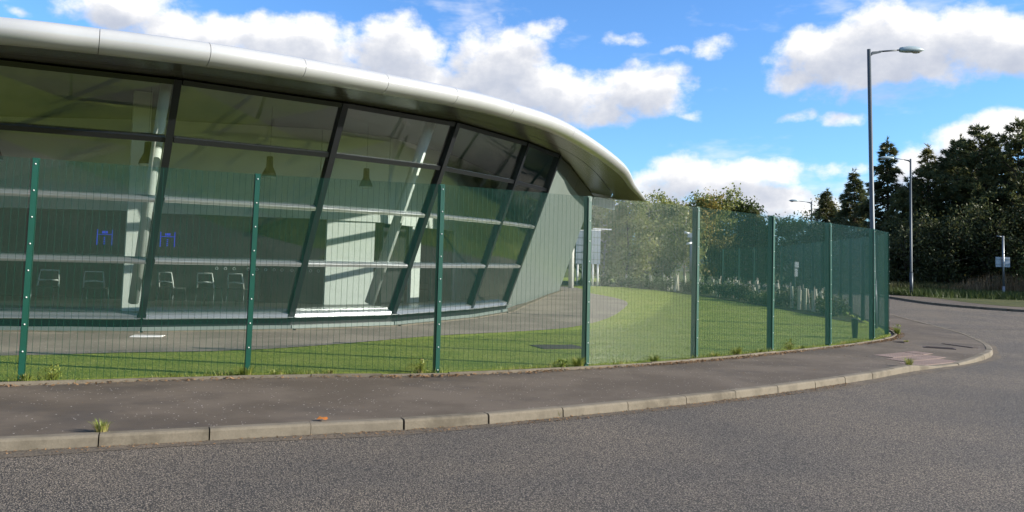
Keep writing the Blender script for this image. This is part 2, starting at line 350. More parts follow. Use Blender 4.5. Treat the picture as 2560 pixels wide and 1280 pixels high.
def flat_sheet(name, poly, m, dz, parent=None, cuts=True, zfun=None, xcuts=None):
    bm = bmesh.new(); vs = [bm.verts.new((x, y, 0)) for x, y in poly]; bm.faces.new(vs); bmesh.ops.triangulate(bm, faces=bm.faces[:])
    for ax_, cs in (xcuts or ()):
        for c_ in cs: bmesh.ops.bisect_plane(bm, geom=bm.verts[:] + bm.edges[:] + bm.faces[:], plane_co=(c_, c_, 0), plane_no=((1, 0, 0), (0, 1, 0))[ax_])
    if cuts:
        for yc in np.arange(18, 45, 2.):
            bmesh.ops.bisect_plane(bm, geom=bm.verts[:] + bm.edges[:] + bm.faces[:], plane_co=(0, yc, 0), plane_no=(0, 1, 0))
    for v in bm.verts: v.co.z = (gz(v.co.y) if zfun is None else zfun(v.co.x, v.co.y)) + dz
    bmesh.ops.recalc_face_normals(bm, faces=bm.faces[:])
    if bm.faces and sum(f.normal.z for f in bm.faces) < 0: bmesh.ops.reverse_faces(bm, faces=bm.faces[:])
    me = bpy.data.meshes.new(name); bm.to_mesh(me); bm.free(); return link(name, me, m, parent)
def spline(pts, n):       # Catmull-Rom through pts, n samples a span
    P_ = [np.array(p_, float) for p_ in pts]; P_ = [2 * P_[0] - P_[1]] + P_ + [2 * P_[-1] - P_[-2]]; out = []
    for i in range(1, len(P_) - 2):
        for k in range(n):
            t = k / n; a, b, c, d = P_[i - 1:i + 3]
            out.append(.5 * ((2 * b) + (-a + c) * t + (2 * a - 5 * b + 4 * c - d) * t * t + (-a + 3 * b - 3 * c + d) * t ** 3))
    out.append(P_[-2]); return np.array(out)
def inside(poly, X, Y):
    poly = np.asarray(poly); r = np.zeros(len(X), bool); j = len(poly) - 1
    for i in range(len(poly)):
        xi, yi = poly[i]; xj, yj = poly[j]
        c = ((yi > Y) != (yj > Y)) & (X < (xj - xi) * (Y - yi) / (yj - yi + 1e-12) + xi); r ^= c; j = i
    return r

# ------------------------------------------------------------------ plan lines
KERB = [(-3.47, 7.165), (-2.664, 7.507), (-1.856, 7.873), (-1.037, 8.201), (-.238, 8.613), (.544, 9.103), (1.318, 9.635), (2.101, 10.188), (2.85, 10.749), (3.571, 11.317), (4.30, 11.93), (4.965, 12.52), (5.63, 13.109), (6.282, 13.764), (6.877, 14.342)]
left = []
p_, dir_ = np.array(KERB[0]), np.array([-.93, -.37])
for k in range(14):
    dir_ = dir_ / np.hypot(*dir_); p_ = p_ + dir_ * .915; left.append(tuple(p_)); dir_ = dir_ + np.array([0, .006])
KERB = left[::-1] + KERB
NDROP = len(KERB) - 1
KERB += [(7.58, 14.93), (8.27, 15.47), (8.90, 16.08), (9.42, 16.67), (9.90, 17.28), (10.32, 17.92), (10.70, 18.60), (11.05, 19.30), (11.37, 20.05)]
tail = spline([(11.37, 20.05), (11.95, 21.6), (12.4, 23.2), (12.9, 26.0), (13.6, 30.0), (14.6, 35.0), (15.8, 40.0), (17.0, 46.0), (18.2, 54.0), (19.6, 64.0)], 40)
def resample(pl, step):
    pl = np.asarray(pl); d = np.r_[0, np.cumsum(np.hypot(*np.diff(pl, axis=0).T))]; s = np.arange(0, d[-1], step)
    return [(float(np.interp(x, d, pl[:, 0])), float(np.interp(x, d, pl[:, 1]))) for x in s]
KERB += resample(tail, .915)[1:]
FP = [(-5.647, 9.682), (-3.367, 10.786), (-.971, 11.511), (1.22, 12.797), (3.245, 14.308), (5.093, 16.018), (6.896, 17.772), (8.63, 19.598), (9.757, 21.279)]
fl = []; p_ = np.array(FP[0]); dir_ = np.array([-2.28, -1.06])
for k in range(5):
    dir_ = dir_ / np.hypot(*dir_) * 2.52; p_ = p_ + dir_; fl.append((float(p_[0]), float(p_[1]))); dir_ = dir_ + np.array([0, .06])
NFIRST = len(fl)
FP = fl[::-1] + FP + [(10.55, 23.65), (11.2, 26.1), (11.8, 28.5), (12.45, 30.95), (13.05, 33.4), (13.6, 35.85), (14.1, 38.3), (14.55, 40.8), (14.9, 43.3), (15.1, 45.8), (15.15, 48.3), (15.05, 50.8), (14.8, 53.3), (14.4, 55.8), (13.8, 58.2)]
FPa = np.array(FP)
tang = np.gradient(FPa, axis=0); tang /= np.hypot(tang[:, 0], tang[:, 1])[:, None]; nout = np.c_[tang[:, 1], -tang[:, 0]]
FLINE = spline(FP, 5); ft = np.gradient(FLINE, axis=0); ft /= np.hypot(ft[:, 0], ft[:, 1])[:, None]; fn_ = np.c_[ft[:, 1], -ft[:, 0]]
FEDGE = FLINE + fn_ * .14                                  # front of the edging strip
FARK = [(60., 20.), (45., 23.6), (34., 27.6), (28., 30.4), (24.5, 32.4), (21.6, 34.4), (20.2, 36.2), (19.7, 38.6), (20.2, 42.), (21.4, 47.), (23.4, 56.), (25.6, 66.), (30., 84.)]
FARK = [tuple(x) for x in spline(FARK, 6)]
PATH = [(-30, 12.2), (-20, 10.5), (-14, 10.2), (-10, 11.0), (-7.38, 12.1), (-6.01, 12.85), (-4.35, 13.71), (-2.9, 15.4), (-1.45, 17.5), (0.1, 19.0), (1.45, 20.6), (2.6, 23.3), (3.6, 27.0), (4.55, 31.9), (4.35, 35.2), (3.73, 38.2), (3.75, 43.0), (3.6, 46.0)]
BED = [(3.2, 47.0), (5.06, 50.6), (6.4, 49.6), (7.42, 46.8), (8.1, 42.4), (8.75, 38.0), (9.4, 34.), (9.95, 30.6), (10.15, 27.4), (10.4, 25.3)]

# ------------------------------------------------------------------ setting: ground, road, footway, lawn, path, bed, hills
flat_sheet('ground', [(-4000, -3000), (4000, -3000), (4000, 6000), (-4000, 6000)], M_FIELD, -.16)['kind'] = 'structure'
flat_sheet('road', [(-90, -5.2), (70, -5.2), (70, 88), (-90, 88)], M_ROAD, -.10)['kind'] = 'structure'
KB = [(x, y) for x, y in KERB]
def drop(x, y):                                            # the footway dips to the lowered kerb at the crossing
    a, b = np.array([7.45, 14.85]), np.array([8.45, 15.65]); t = np.clip(np.dot(np.array([x, y]) - a, b - a) / np.dot(b - a, b - a), 0, 1)
    d = np.hypot(*(np.array([x, y]) - a - t * (b - a))); k = float(np.clip(1 - d / 1.5, 0, 1)); return .062 * k
flat_sheet('footway', KB + [tuple(x) for x in FEDGE[::-1]], M_FOOT, -.004, zfun=lambda x, y: gz(y) - drop(x, y), xcuts=((0, np.arange(5.6, 10.5, .3)), (1, np.arange(13.2, 17.6, .3))))['kind'] = 'structure'
LAWNPOLY = [tuple(x) for x in FLINE + fn_ * .05] + [(13.0, 88.), (-90., 88.), (-90., 5.)]
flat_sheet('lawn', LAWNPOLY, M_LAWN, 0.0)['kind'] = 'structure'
pl = spline(PATH, 4)
PATHPOLY = [tuple(x) for x in pl] + [(-6., 60.), (-30., 60.)]
flat_sheet('path', PATHPOLY, M_PATH, .008)['kind'] = 'structure'
bd = spline(BED, 4)
BEDPOLY = [tuple(x) for x in bd] + [tuple(x) for x in (FLINE - fn_ * .12) if x[1] > 25.0 and x[0] > 10] + [(8., 66.), (-6., 66.), (-6., 47.)]
flat_sheet('planting_bed', BEDPOLY, M_SOIL, .012)['kind'] = 'structure'
# far pavement and verge
FKB = [np.array(x) for x in FARK]
fk = np.array(FARK); tk = np.gradient(fk, axis=0); tk /= np.hypot(tk[:, 0], tk[:, 1])[:, None]; nk = np.c_[tk[:, 1], -tk[:, 0]]
nk = np.where((nk @ np.array([1., .6]))[:, None] < 0, -nk, nk)
FK2 = fk + nk * 2.1
flat_sheet('far_footway', [tuple(x) for x in fk] + [tuple(x) for x in FK2[::-1]], M_FOOT, -.004)['kind'] = 'structure'
flat_sheet('verge', [tuple(x) for x in FK2] + [(30., 140.), (220., 140.), (220., 12.)], M_VERGE, .003)['kind'] = 'structure'
def hills():
    v = []; f = []; na, nr = 120, 9
    for i in range(na):
        a = R(-75) + R(150) * i / (na - 1)
        for k in range(nr):
            rr = 900 + 260 * k
            prof = math.sin(math.pi * min(1, k / 6.) * .5)
            hh = (52 + 22 * math.sin(a * 5 + .6) + 12 * math.sin(a * 13 + 2) + 3.2 * math.sin(a * 61) + 2 * math.sin(a * 143 + 1)) * prof
            v.append((rr * math.sin(a), rr * math.cos(a), hh - 3))
    for i in range(na - 1):
        for k in range(nr - 1): f.append((i * nr + k, (i + 1) * nr + k, (i + 1) * nr + k + 1, i * nr + k + 1))
    o = link('hills', mesh('hills', v, f, True), M_HILL); o['kind'] = 'structure'
hills()

# ------------------------------------------------------------------ kerbs: every stone its own piece
def kerb_profile(L=1.0):
    prof = [(0, 0), (-.095, 0), (-.112, -.007), (-.122, -.022), (-.127, -.10), (-.127, -.30), (0, -.30)]
    b = MB(); n = len(prof); v = [(0, y, z) for y, z in prof] + [(L, y, z) for y, z in prof]
    f = [(i, (i + 1) % n, n + (i + 1) % n, n + i) for i in range(n)] + [tuple(range(n))[::-1], tuple(range(n, 2 * n))]
    b.add(v, f); return b.mesh('kerb_stone')
KM = kerb_profile(); KM.materials.append(M_CONC)
def kerb_run(rootname, pts, zf, gap=.009, flip=False):
    root = link(rootname, None); root['kind'] = 'structure'
    for i in range(len(pts) - 1):
        a, b = np.array(pts[i]), np.array(pts[i + 1])
        if flip: a, b = b, a
        L = np.hypot(*(b - a)); an = math.atan2(b[1] - a[1], b[0] - a[0]); za, zb = zf(i, a), zf(i + 1, b)
        ux, uy = (b - a) / L
        o = link('kerb_stone', KM, None, root, loc=(a[0] + ux * gap / 2, a[1] + uy * gap / 2, za + rng.uniform(-.003, .003)), rot=(rng.normal(0, .006), -math.atan2(zb - za, L), an + rng.normal(0, .004)), scale=(L - gap, 1, 1))
    return root
def zk(i, p_):
    z = gz(p_[1]); dr = 0
    if NDROP <= i <= NDROP + 3: dr = {NDROP: .0, NDROP + 1: .062, NDROP + 2: .062, NDROP + 3: .03}[i]
    return z + .002 - dr
kerb_run('kerb', KERB, zk)
kerb_run('far_kerb', resample(np.array(FARK)[10:-8], .915), lambda i, p_: gz(p_[1]) + .002, flip=True)
# silted channel: smooth worn strip of the road along the kerb
def channel():
    pts = np.array([k for k in KERB[:40]]); t_ = np.gradient(pts, axis=0); t_ /= np.hypot(t_[:, 0], t_[:, 1])[:, None]; n_ = np.c_[t_[:, 1], -t_[:, 0]]
    fine = resample(pts, .12); P_ = np.array(fine); t_ = np.gradient(P_, axis=0); t_ /= np.hypot(t_[:, 0], t_[:, 1])[:, None]; n_ = np.c_[t_[:, 1], -t_[:, 0]]
    rr = np.random.default_rng(3); wv = .17 + .05 * np.sin(np.arange(len(P_)) * .21) + .04 * np.sin(np.arange(len(P_)) * .067 + 1)
    a = P_ + n_ * .10; b = P_ + n_ * (.13 + np.clip(wv, .12, .5))[:, None]; v = [(x, y, gz(y) - .095) for x, y in a] + [(x, y, gz(y) - .0965) for x, y in b]; n = len(P_)
    o = link('road_channel', mesh('road_channel', v, [(i, n + i, n + i + 1, i + 1) for i in range(n - 1)]), M_CHAN); o['kind'] = 'structure'
channel()
# thin black strip across the side road, painting in a pole's shadow
o = link('road_pole_shadow', mesh('road_pole_shadow', [(13.2, 25.15, gz(25.1) - .094), (13.2, 25.20, gz(25.2) - .094), (19., 25.95, gz(25.95) - .094), (19., 25.90, gz(25.9) - .094), (27., 26.05, gz(26.05) - .094), (27., 26.0, gz(26.) - .094)], [(0, 3, 2, 1), (3, 5, 4, 2)]), M_BLACK); o['kind'] = 'structure'
# thin concrete edging along the foot of the fence
EM = MB().box((0, -.05, -.2), (1, 0, .035)).mesh('edging_stone'); EM.materials.append(M_CONC)
root = link('fence_edging', None); root['kind'] = 'structure'
ep = resample(FEDGE[8:110], .915)
for i in range(len(ep) - 1):
    a, b = np.array(ep[i]), np.array(ep[i + 1]); L = np.hypot(*(b - a)); an = math.atan2(b[1] - a[1], b[0] - a[0])
    link('edging_stone', EM, None, root, loc=(a[0], a[1], gz(a[1]) + rng.uniform(-.012, .006)), rot=(0, 0, an + rng.normal(0, .004)), scale=(L - .006, 1, 1))
# tactile pavers at the dropped kerb
root = link('tactile_paving', None); root['kind'] = 'structure'
bm_ = MB().box((0, 0, -.05), (.392, .392, .0))
for a in range(6):
    for b in range(6):
        cx, cy = .033 + a * .0655, .033 + b * .0655
        n = len(bm_.v); ring = [(cx + .017 * math.cos(t), cy + .017 * math.sin(t), -.001) for t in np.arange(6) * math.pi / 3]; top = [(cx + .010 * math.cos(t), cy + .010 * math.sin(t), .006) for t in np.arange(6) * math.pi / 3]
        bm_.add(ring + top, [(i, (i + 1) % 6, 6 + (i + 1) % 6, 6 + i) for i in range(6)] + [tuple(range(6, 12))])
TM = bm_.mesh('tactile_paver'); TM.materials.append(M_TACT)
ux = np.array([.79, .613]); uy = np.array([-.613, .79])
for i in range(4):
    for j in range(3):
        pp = np.array([7.30, 14.76]) + ux * (i * .4 + j * .32) + uy * j * .4
        link('tactile_paver', TM, None, root, loc=(pp[0], pp[1], .006 - drop(*(pp + ux * .2 + uy * .0))), rot=(R(1.6), 0, math.atan2(ux[1], ux[0]) + rng.normal(0, .004)))

# ------------------------------------------------------------------ the pavilion
BO = (-4.0, 20.0, 0.0)
pav = empty('glass_pavilion', BO); tag(pav, 'curved glass pavilion with a rounded silver roof edge and leaning walls behind the green fence', 'building')
def bp(mb, name, m, parent=pav, smooth=False): return mb.obj(name, m, parent, smooth, off=BO)
def sub(mb, name, m, parent): return link(name, mb.mesh(name, False, BO), m, parent)
# mullion feet and heads (foot x,y,z, head x,y,z)
MU = [((-16.4, 17.4, .33), (-16.3, 14.5, 4.66)), ((-13.3, 16.0, .33), (-12.7, 13.2, 4.66)), ((-10.2, 15.7, .33), (-9.25, 13.25, 4.68)), ((-7.29, 16.47, .33), (-6.15, 14.82, 4.70)),
      ((-4.75, 18.0, .33), (-3.55, 16.91, 4.75)), ((-2.80, 19.80, .34), (-1.38, 19.2, 4.80)), ((-1.10, 23.0, .36), (.34, 22.5, 4.87)), ((-.14, 25.6, .37), (1.37, 25.16, 4.92))]
ENDW = [((-.14, 25.6, .18), (1.37, 25.16, 4.92)), ((.25, 28.3, .2), (1.92, 27.9, 4.94)), ((.87, 31.8, .2), (2.50, 31.5, 4.96)), ((1.60, 36.0, .25), (3.20, 35.7, 4.98)), ((2.30, 39.7, .25), (3.83, 39.4, 5.0))]
FR = [0, .252, .52, .77, 1.0]
def lerp(a, b, t): return tuple(np.array(a) + (np.array(b) - np.array(a)) * t)
def onm(i, t): return lerp(MU[i][0], MU[i][1], t)
def nrm(i, j=None):
    a = np.array(MU[i][0]); b = np.array(MU[i + 1][0]); u = np.array(MU[i][1]) - a; n = np.cross(b - a, u); n /= np.linalg.norm(n)
    return n if n[1] < .3 and (n[0] > 0 or n[1] < 0) else -n
for i in range(len(MU)):
    n = nrm(min(i, len(MU) - 2)) + nrm(max(i - 1, 0)); bp(MB().beam(onm(i, -.012), onm(i, 1.01), .13, .20, n), 'mullion', M_FRAME)
for i in range(len(MU) - 1):
    n = nrm(i)
    for k, t in enumerate(FR):
        a, b = np.array(onm(i, t)), np.array(onm(i + 1, t)); u = (b - a) / np.linalg.norm(b - a)
        a2, b2 = a + u * .07, b - u * .07
        dark = k in (3, 4)
        mb = MB().beam(a2 + n * (.0 if dark else .02), b2 + n * (.0 if dark else .02), .085 if k in (1, 2) else .10, .14, n)
        r_ = bp(mb, 'transom', M_FRAME if dark else M_ALU)
        if k in (1, 2):      # a fine capping line on each pale rail
            sub(MB().beam(a2 + n * .10 + np.array([0, 0, .012]), b2 + n * .10 + np.array([0, 0, .012]), .028, .016, n), 'capping', M_ALU, r_)
    for k in range(4):
        c = [np.array(onm(i, FR[k])), np.array(onm(i + 1, FR[k])), np.array(onm(i + 1, FR[k + 1])), np.array(onm(i, FR[k + 1]))]; m_ = sum(c) / 4
        v = [x + n * s_ for s_ in (.012, -.012) for x in c]
        bp(MB().add(v, [(0, 1, 2, 3), (7, 6, 5, 4), (0, 4, 5, 1), (1, 5, 6, 2), (2, 6, 7, 3), (3, 7, 4, 0)]), 'glass_pane', M_GLASS)
    # sill ledge and plinth skirt below the glass
    a, b = np.array(onm(i, 0)), np.array(onm(i + 1, 0)); h_ = np.array([n[0], n[1], 0]); h_ /= np.linalg.norm(h_)
    bp(MB().beam(a + h_ * .05 - (0, 0, .055), b + h_ * .05 - (0, 0, .055), .012, .36, (0, 0, 1) if False else h_), 'sill', M_ALU)
    ga, gb = gz(a[1]), gz(b[1])
    def skirt(off, z0a, z0b, z1a, z1b, th=.04):
        v = []
        for o_ in (off, off - th):
            for q_, z_ in ((a, z0a), (b, z0b), (b, z1b), (a, z1a)): v.append((q_[0] + h_[0] * o_, q_[1] + h_[1] * o_, z_))
        return MB().add(v, [(0, 1, 2, 3), (7, 6, 5, 4), (0, 4, 5, 1), (1, 5, 6, 2), (2, 6, 7, 3), (3, 7, 4, 0)])
    bp(skirt(.02, ga + .10, gb + .10, .262, .272), 'plinth_recess', M_FRAME)
    bp(skirt(.10, ga - .1, gb - .1, ga + .10, gb + .10, .14), 'plinth', M_GREY)
# pale concrete kerb strip at the foot of the walls
base_line = [MU[i][0] for i in range(len(MU))] + [e[0] for e in ENDW[1:]]
for i in range(len(base_line) - 1):
    a, b = np.array(base_line[i]), np.array(base_line[i + 1]); d = (b - a) / np.linalg.norm(b - a); n = np.array([d[1], -d[0], 0])
    a3, b3 = a + n * .20, b + n * .20; a3[2] = gz(a3[1]) - .02; b3[2] = gz(b3[1]) - .02
    bp(MB().beam(a3, b3, .10, .16, n), 'base_strip', M_CONC)
# grey metal end wall in flat panels
for i in range(len(ENDW) - 1):
    (a0, a1), (b0, b1) = ENDW[i], ENDW[i + 1]; g_ = .004
    a0, a1, b0, b1 = map(np.array, (a0, a1, b0, b1)); n = np.cross(b0 - a0, a1 - a0); n /= np.linalg.norm(n); n = n if n[0] > 0 else -n
    u = (b0 - a0) / np.linalg.norm(b0 - a0)
    c = [a0 + u * (.07 if i == 0 else g_), b0 - u * g_, b1 - u * g_, a1 + u * (.07 if i == 0 else g_)]
    v = [x + n * s_ for s_ in (.03, -.06) for x in c]
    bp(MB().add(v, [(0, 1, 2, 3), (7, 6, 5, 4), (0, 4, 5, 1), (1, 5, 6, 2), (2, 6, 7, 3), (3, 7, 4, 0)]), 'wall_panel', M_GREY)
    bp(MB().beam(b0 - n * .03, b1 - n * .03, .02, .09, n), 'panel_joint', M_FRAME)
    k0, k1 = .36 + .07 * i, .43 + .07 * i; da, db = (a0 - a1) / np.linalg.norm(a0 - a1), (b0 - b1) / np.linalg.norm(b0 - b1)
    c = [a1 + da * k0 + u * .01, b1 + db * k1 - u * .004, b1 - u * .004, a1 + u * .01]; v = [x + n * s_ for s_ in (.045, .031) for x in c]
    bp(MB().add(v, [(0, 1, 2, 3), (7, 6, 5, 4), (0, 4, 5, 1), (1, 5, 6, 2), (2, 6, 7, 3), (3, 7, 4, 0)]), 'head_shade_panel', M_HEAD)  # dark head band, coloured to deepen the eave's shadow on the wall
bp(MB().beam((3.86, 39.46, 4.76), (5.35, 43.0, 4.80), .06, .46, (0, 0, 1)), 'head_beam', M_GREY)

# roof edge: bullnose panels swept along the eave, soffit panels behind it
EAVE = [(-19.42, 14.78, 5.12), (-16.63, 12.95, 5.12), (-13.8, 11.91, 5.12), (-10.74, 11.83, 5.12), (-8.02, 12.5, 5.12), (-6.77, 13.13, 5.16), (-5.34, 13.97, 5.2), (-4.03, 15.06, 5.25), (-2.71, 16.29, 5.29), (-1.44, 17.55, 5.33), (-0.28, 19.09, 5.37), (1.36, 22.22, 5.42), (3.75, 29.74, 5.44), (5.31, 36.91, 5.44), (7.14, 44.78, 5.44)]
NS = 10
ev = spline(EAVE, NS); et = np.gradient(ev, axis=0); et[:, 2] = 0; et /= np.linalg.norm(et, axis=1)[:, None]; en = np.c_[et[:, 1], -et[:, 0], 0 * et[:, 0]]
wt = [m_[1] for m_ in MU] + [e[1] for e in ENDW[1:]] + [(3.6, 42., 5.1), (3.2, 44.6, 5.2)]
WT = np.array([tuple(x) for i in range(len(wt) - 1) for x in np.linspace(wt[i], wt[i + 1], 40, endpoint=False)] + [wt[-1]])
PROF = [(math.cos(a) * .30, .21 * math.sin(a)) for a in np.linspace(math.pi / 2, -math.pi / 2, 15)]
inner = []
for k in range(len(ev)):
    d = np.hypot(WT[:, 0] - ev[k, 0] + en[k, 0] * .0, WT[:, 1] - ev[k, 1]); j = int(np.argmin(d)); inner.append(WT[j])
inner = np.array(inner)
for _ in range(6): inner[1:-1] = (inner[:-2] + 2 * inner[1:-1] + inner[2:]) / 4
def tap(k): return 1.0 - .5 * min(1.0, max(0.0, (k - 12 * NS) / (2 * NS)))
def ring(k, trim=0.0):
    q_ = tap(k); c = ev[k] - np.array([0, 0, .21 * q_]); return [tuple(c + en[k] * a * q_ + np.array([0, 0, b * q_]) + et[k] * trim) for a, b in PROF]
for s in range(len(EAVE) - 1):
    ks = range(s * NS, s * NS + NS + 1); v = []; f = []; n = len(PROF)
    for k in ks:
        tr = .005 if k == s * NS else (-.005 if k == s * NS + NS else 0)
        r_ = ring(k, tr); v += r_
        c = ev[k] + et[k] * tr; v += [tuple(c - en[k] * .02 - np.array([0, 0, .42 * tap(k)])), tuple(c - en[k] * .02)]
    n += 2
    for i in range(NS):
        for j in range(n - 1): f.append((i * n + j, i * n + j + 1, (i + 1) * n + j + 1, (i + 1) * n + j))
    nv = len(v); v += v[:n] + v[NS * n:NS * n + n]; f += [tuple(range(nv, nv + n))[::-1], tuple(range(nv + n, nv + 2 * n))]
    me = MB().add(v, f).mesh('fascia_panel', False, BO)
    me.polygons.foreach_set('use_smooth', [len(p.vertices) == 4 for p in me.polygons]); link('fascia_panel', me, M_ROOF, pav)
    # soffit in two rings
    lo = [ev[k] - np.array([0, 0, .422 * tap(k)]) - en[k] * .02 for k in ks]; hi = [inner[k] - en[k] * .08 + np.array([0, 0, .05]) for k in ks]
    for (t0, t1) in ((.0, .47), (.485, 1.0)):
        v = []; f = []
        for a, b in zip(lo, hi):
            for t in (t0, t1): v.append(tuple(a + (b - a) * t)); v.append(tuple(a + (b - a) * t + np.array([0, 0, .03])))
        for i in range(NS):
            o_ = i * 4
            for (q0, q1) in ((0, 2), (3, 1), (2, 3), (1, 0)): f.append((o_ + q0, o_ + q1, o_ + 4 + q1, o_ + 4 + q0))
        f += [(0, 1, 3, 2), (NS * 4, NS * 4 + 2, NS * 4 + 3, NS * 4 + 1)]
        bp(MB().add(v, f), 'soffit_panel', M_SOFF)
# dark liner above the soffit joints, and the roof deck
rear = [(2.6, 44.9, 5.6), (-8., 47., 5.9), (-22., 46., 5.9), (-22., 16.2, 5.6)]
bm = bmesh.new(); vs = [bm.verts.new(Vector(x) - Vector((0, 0, .012)) - Vector(BO)) for x in [tuple(e - n_ * .03) for e, n_ in zip(ev[::3], en[::3])] + rear]; bm.faces.new(vs); bmesh.ops.triangulate(bm, faces=bm.faces[:])
me = bpy.data.meshes.new('roof'); bm.to_mesh(me); bm.free(); link('roof', me, M_ROOF, pav)
tp = ev[-1]
bp(MB().beam(tp + np.array([-.02, -.04, -.11]), np.array([2.7, 44.7, 5.28]), .05, .18, (0, 0, 1)), 'roof_end_trim', M_SOFF)
# interior: floor, ceiling, rear walls, partition
fl_poly = [(m_[0][0], m_[0][1]) for m_ in MU] + [(e[0][0] - .05, e[0][1]) for e in ENDW[1:]] + [(2.2, 44.), (-16.4, 44.)]
def poly_part(name, poly, z, m):
    bm = bmesh.new(); vs = [bm.verts.new((x - BO[0], y - BO[1], z)) for x, y in poly]; bm.faces.new(vs); bmesh.ops.triangulate(bm, faces=bm.faces[:]); me = bpy.data.meshes.new(name); bm.to_mesh(me); bm.free(); return link(name, me, m, pav)
poly_part('floor', fl_poly, .325, M_FLOOR)
poly_part('ceiling', [(m_[1][0], m_[1][1]) for m_ in MU] + [(e[1][0] - .1, e[1][1]) for e in ENDW[1:]] + [(3.3, 44.2), (-16.5, 44.2)], 5.06, M_CEIL)
bp(MB().beam((-16.45, 17.4, 2.65), (-16.45, 44.1, 2.65), .2, 4.9, (0, 0, 1)), 'side_wall', M_GREY)
bp(MB().beam((-16.45, 44.1, 2.65), (2.25, 44.1, 2.65), .2, 4.9, (0, 0, 1)), 'rear_wall', M_GREY)
bp(MB().beam((2.22, 39.75, 2.62), (2.25, 44.1, 2.65), .2, 4.8, (0, 0, 1)), 'return_wall', M_GREY)
def wall(a, b, z0, z1, m, name, th=.12): return bp(MB().beam((a[0], a[1], (z0 + z1) / 2), (b[0], b[1], (z0 + z1) / 2), th, z1 - z0, (0, 0, 1)), name, m)
wall((-16.3, 21.6), (-9.2, 21.35), 2.66, 5.05, M_WHITE, 'bulkhead'); wall((-9.2, 21.35), (-5.2, 22.1), 2.62, 5.05, M_WHITE, 'bulkhead'); wall((-5.2, 22.1), (-3.55, 23.25), 2.62, 5.05, M_WHITE, 'bulkhead')
wall((-3.55, 23.25), (-1.9, 27.2), 2.60, 5.05, M_WHITE, 'bulkhead'); wall((-1.9, 27.2), (.6, 38.), .33, 5.05, M_WHITE, 'partition')
wall((-16.3, 22.6), (-9.2, 22.35), .33, 2.9, M_DARK, 'dark_panel'); wall((-9.2, 22.3), (-5.1, 22.9), .33, 2.9, M_DARK, 'dark_panel')
wall((-5.02, 22.35), (-3.85, 23.1), .33, 2.62, M_WHITE, 'partition'); wall((-3.7, 23.5), (-3.2, 24.6), .33, 2.5, M_DARK, 'doorway')
wall((-3.0, 24.6), (-2.80, 25.1), .33, 2.6, M_WHITE, 'partition'); wall((-2.5, 25.8), (-1.95, 27.1), .33, 2.6, M_DARK, 'doorway')
for sx_, sy_, zz in ((-5.6, 20.9, 4.9), (-9.2, 20.0, 4.9)): pass
bp(MB().beam((-8.11, 17.75, .33), (-8.11, 17.75, 5.05), .36, .36, (.47, -.88, 0)), 'square_column', M_WHITE)
for i, rad in ((3, .10), (5, .125), (1, .10)):
    n = nrm(i); d = -np.array(n) * .55 + np.array([-.12, .0, 0]); a, b = np.array(onm(i, 0.0)) + d, np.array(onm(i, 1.06)) + d
    c_ = MB().tube([a, b], rad, 20); o = c_.obj('round_column', M_COL, pav, True, off=BO)
bp(MB().tube([(3.29, 44.56, gz(44.5)), (3.29, 44.56, 5.3)], .14, 20), 'canopy_column', M_COL, smooth=True)
# rows of ring decals on the dark partition
def ringmesh(r0, r1, t_):
    mb = MB(); n = 16
    for y in (0, t_):
        for r_ in (r0, r1):
            mb.v += [(r_ * math.cos(2 * math.pi * k / n), y, r_ * math.sin(2 * math.pi * k / n)) for k in range(n)]
    for k in range(n):
        k2 = (k + 1) % n
        mb.f += [(k, k2, n + k2, n + k), (2 * n + k2, 2 * n + k, 3 * n + k, 3 * n + k2), (k2, k, 2 * n + k, 2 * n + k2), (n + k, n + k2, 3 * n + k2, 3 * n + k)]
    return mb.mesh('ring_decal')
RM = ringmesh(.026, .042, .01); RM.materials.append(M_COL)
for j, t in enumerate([.30, .355, .41, .50, .555, .61, .665, .715, .78, .84, .90, .95]):
    x, y = -9.2 + 4.1 * t, 22.3 + .6 * t
    link('ring_decal', RM, None, pav, loc=(x - BO[0] + .01, y - .085 - BO[1], 1.22))

# ------------------------------------------------------------------ things inside the pavilion
def pendant(x, y, label, cord=1.2):
    r_ = empty('pendant_lamp', (x, y, 3.38)); tag(r_, label, 'lamp', 'pendant lamps inside the pavilion')
    MB().lathe([(.055, .50), (.075, .49), (.08, .26), (.10, .22), (.155, .10), (.175, .03), (.172, .03), (.15, .10), (.09, .22)], 24).obj('lamp_shade', M_PEND, r_, True)
    MB().lathe([(.172, .028), (.165, .0), (.10, -.015), (.0, -.018)], 24).obj('diffuser', M_PGL, r_, True)
    MB().tube([(0, 0, .49), (0, 0, 1.66)], .003, 6).obj('cord', M_BLACK, r_)
pendant(-7.62, 17.05, 'bell-shaped pendant lamp hanging nearest the white leaning column on the left')
pendant(-5.62, 18.9, 'bell-shaped pendant lamp hanging in the middle, above the second fence post')
pendant(-3.72, 20.8, 'bell-shaped pendant lamp hanging rightmost, clear of the mullions')
pendant(-10.72, 16.9, 'bell-shaped pendant lamp cut off by the left edge of the picture')
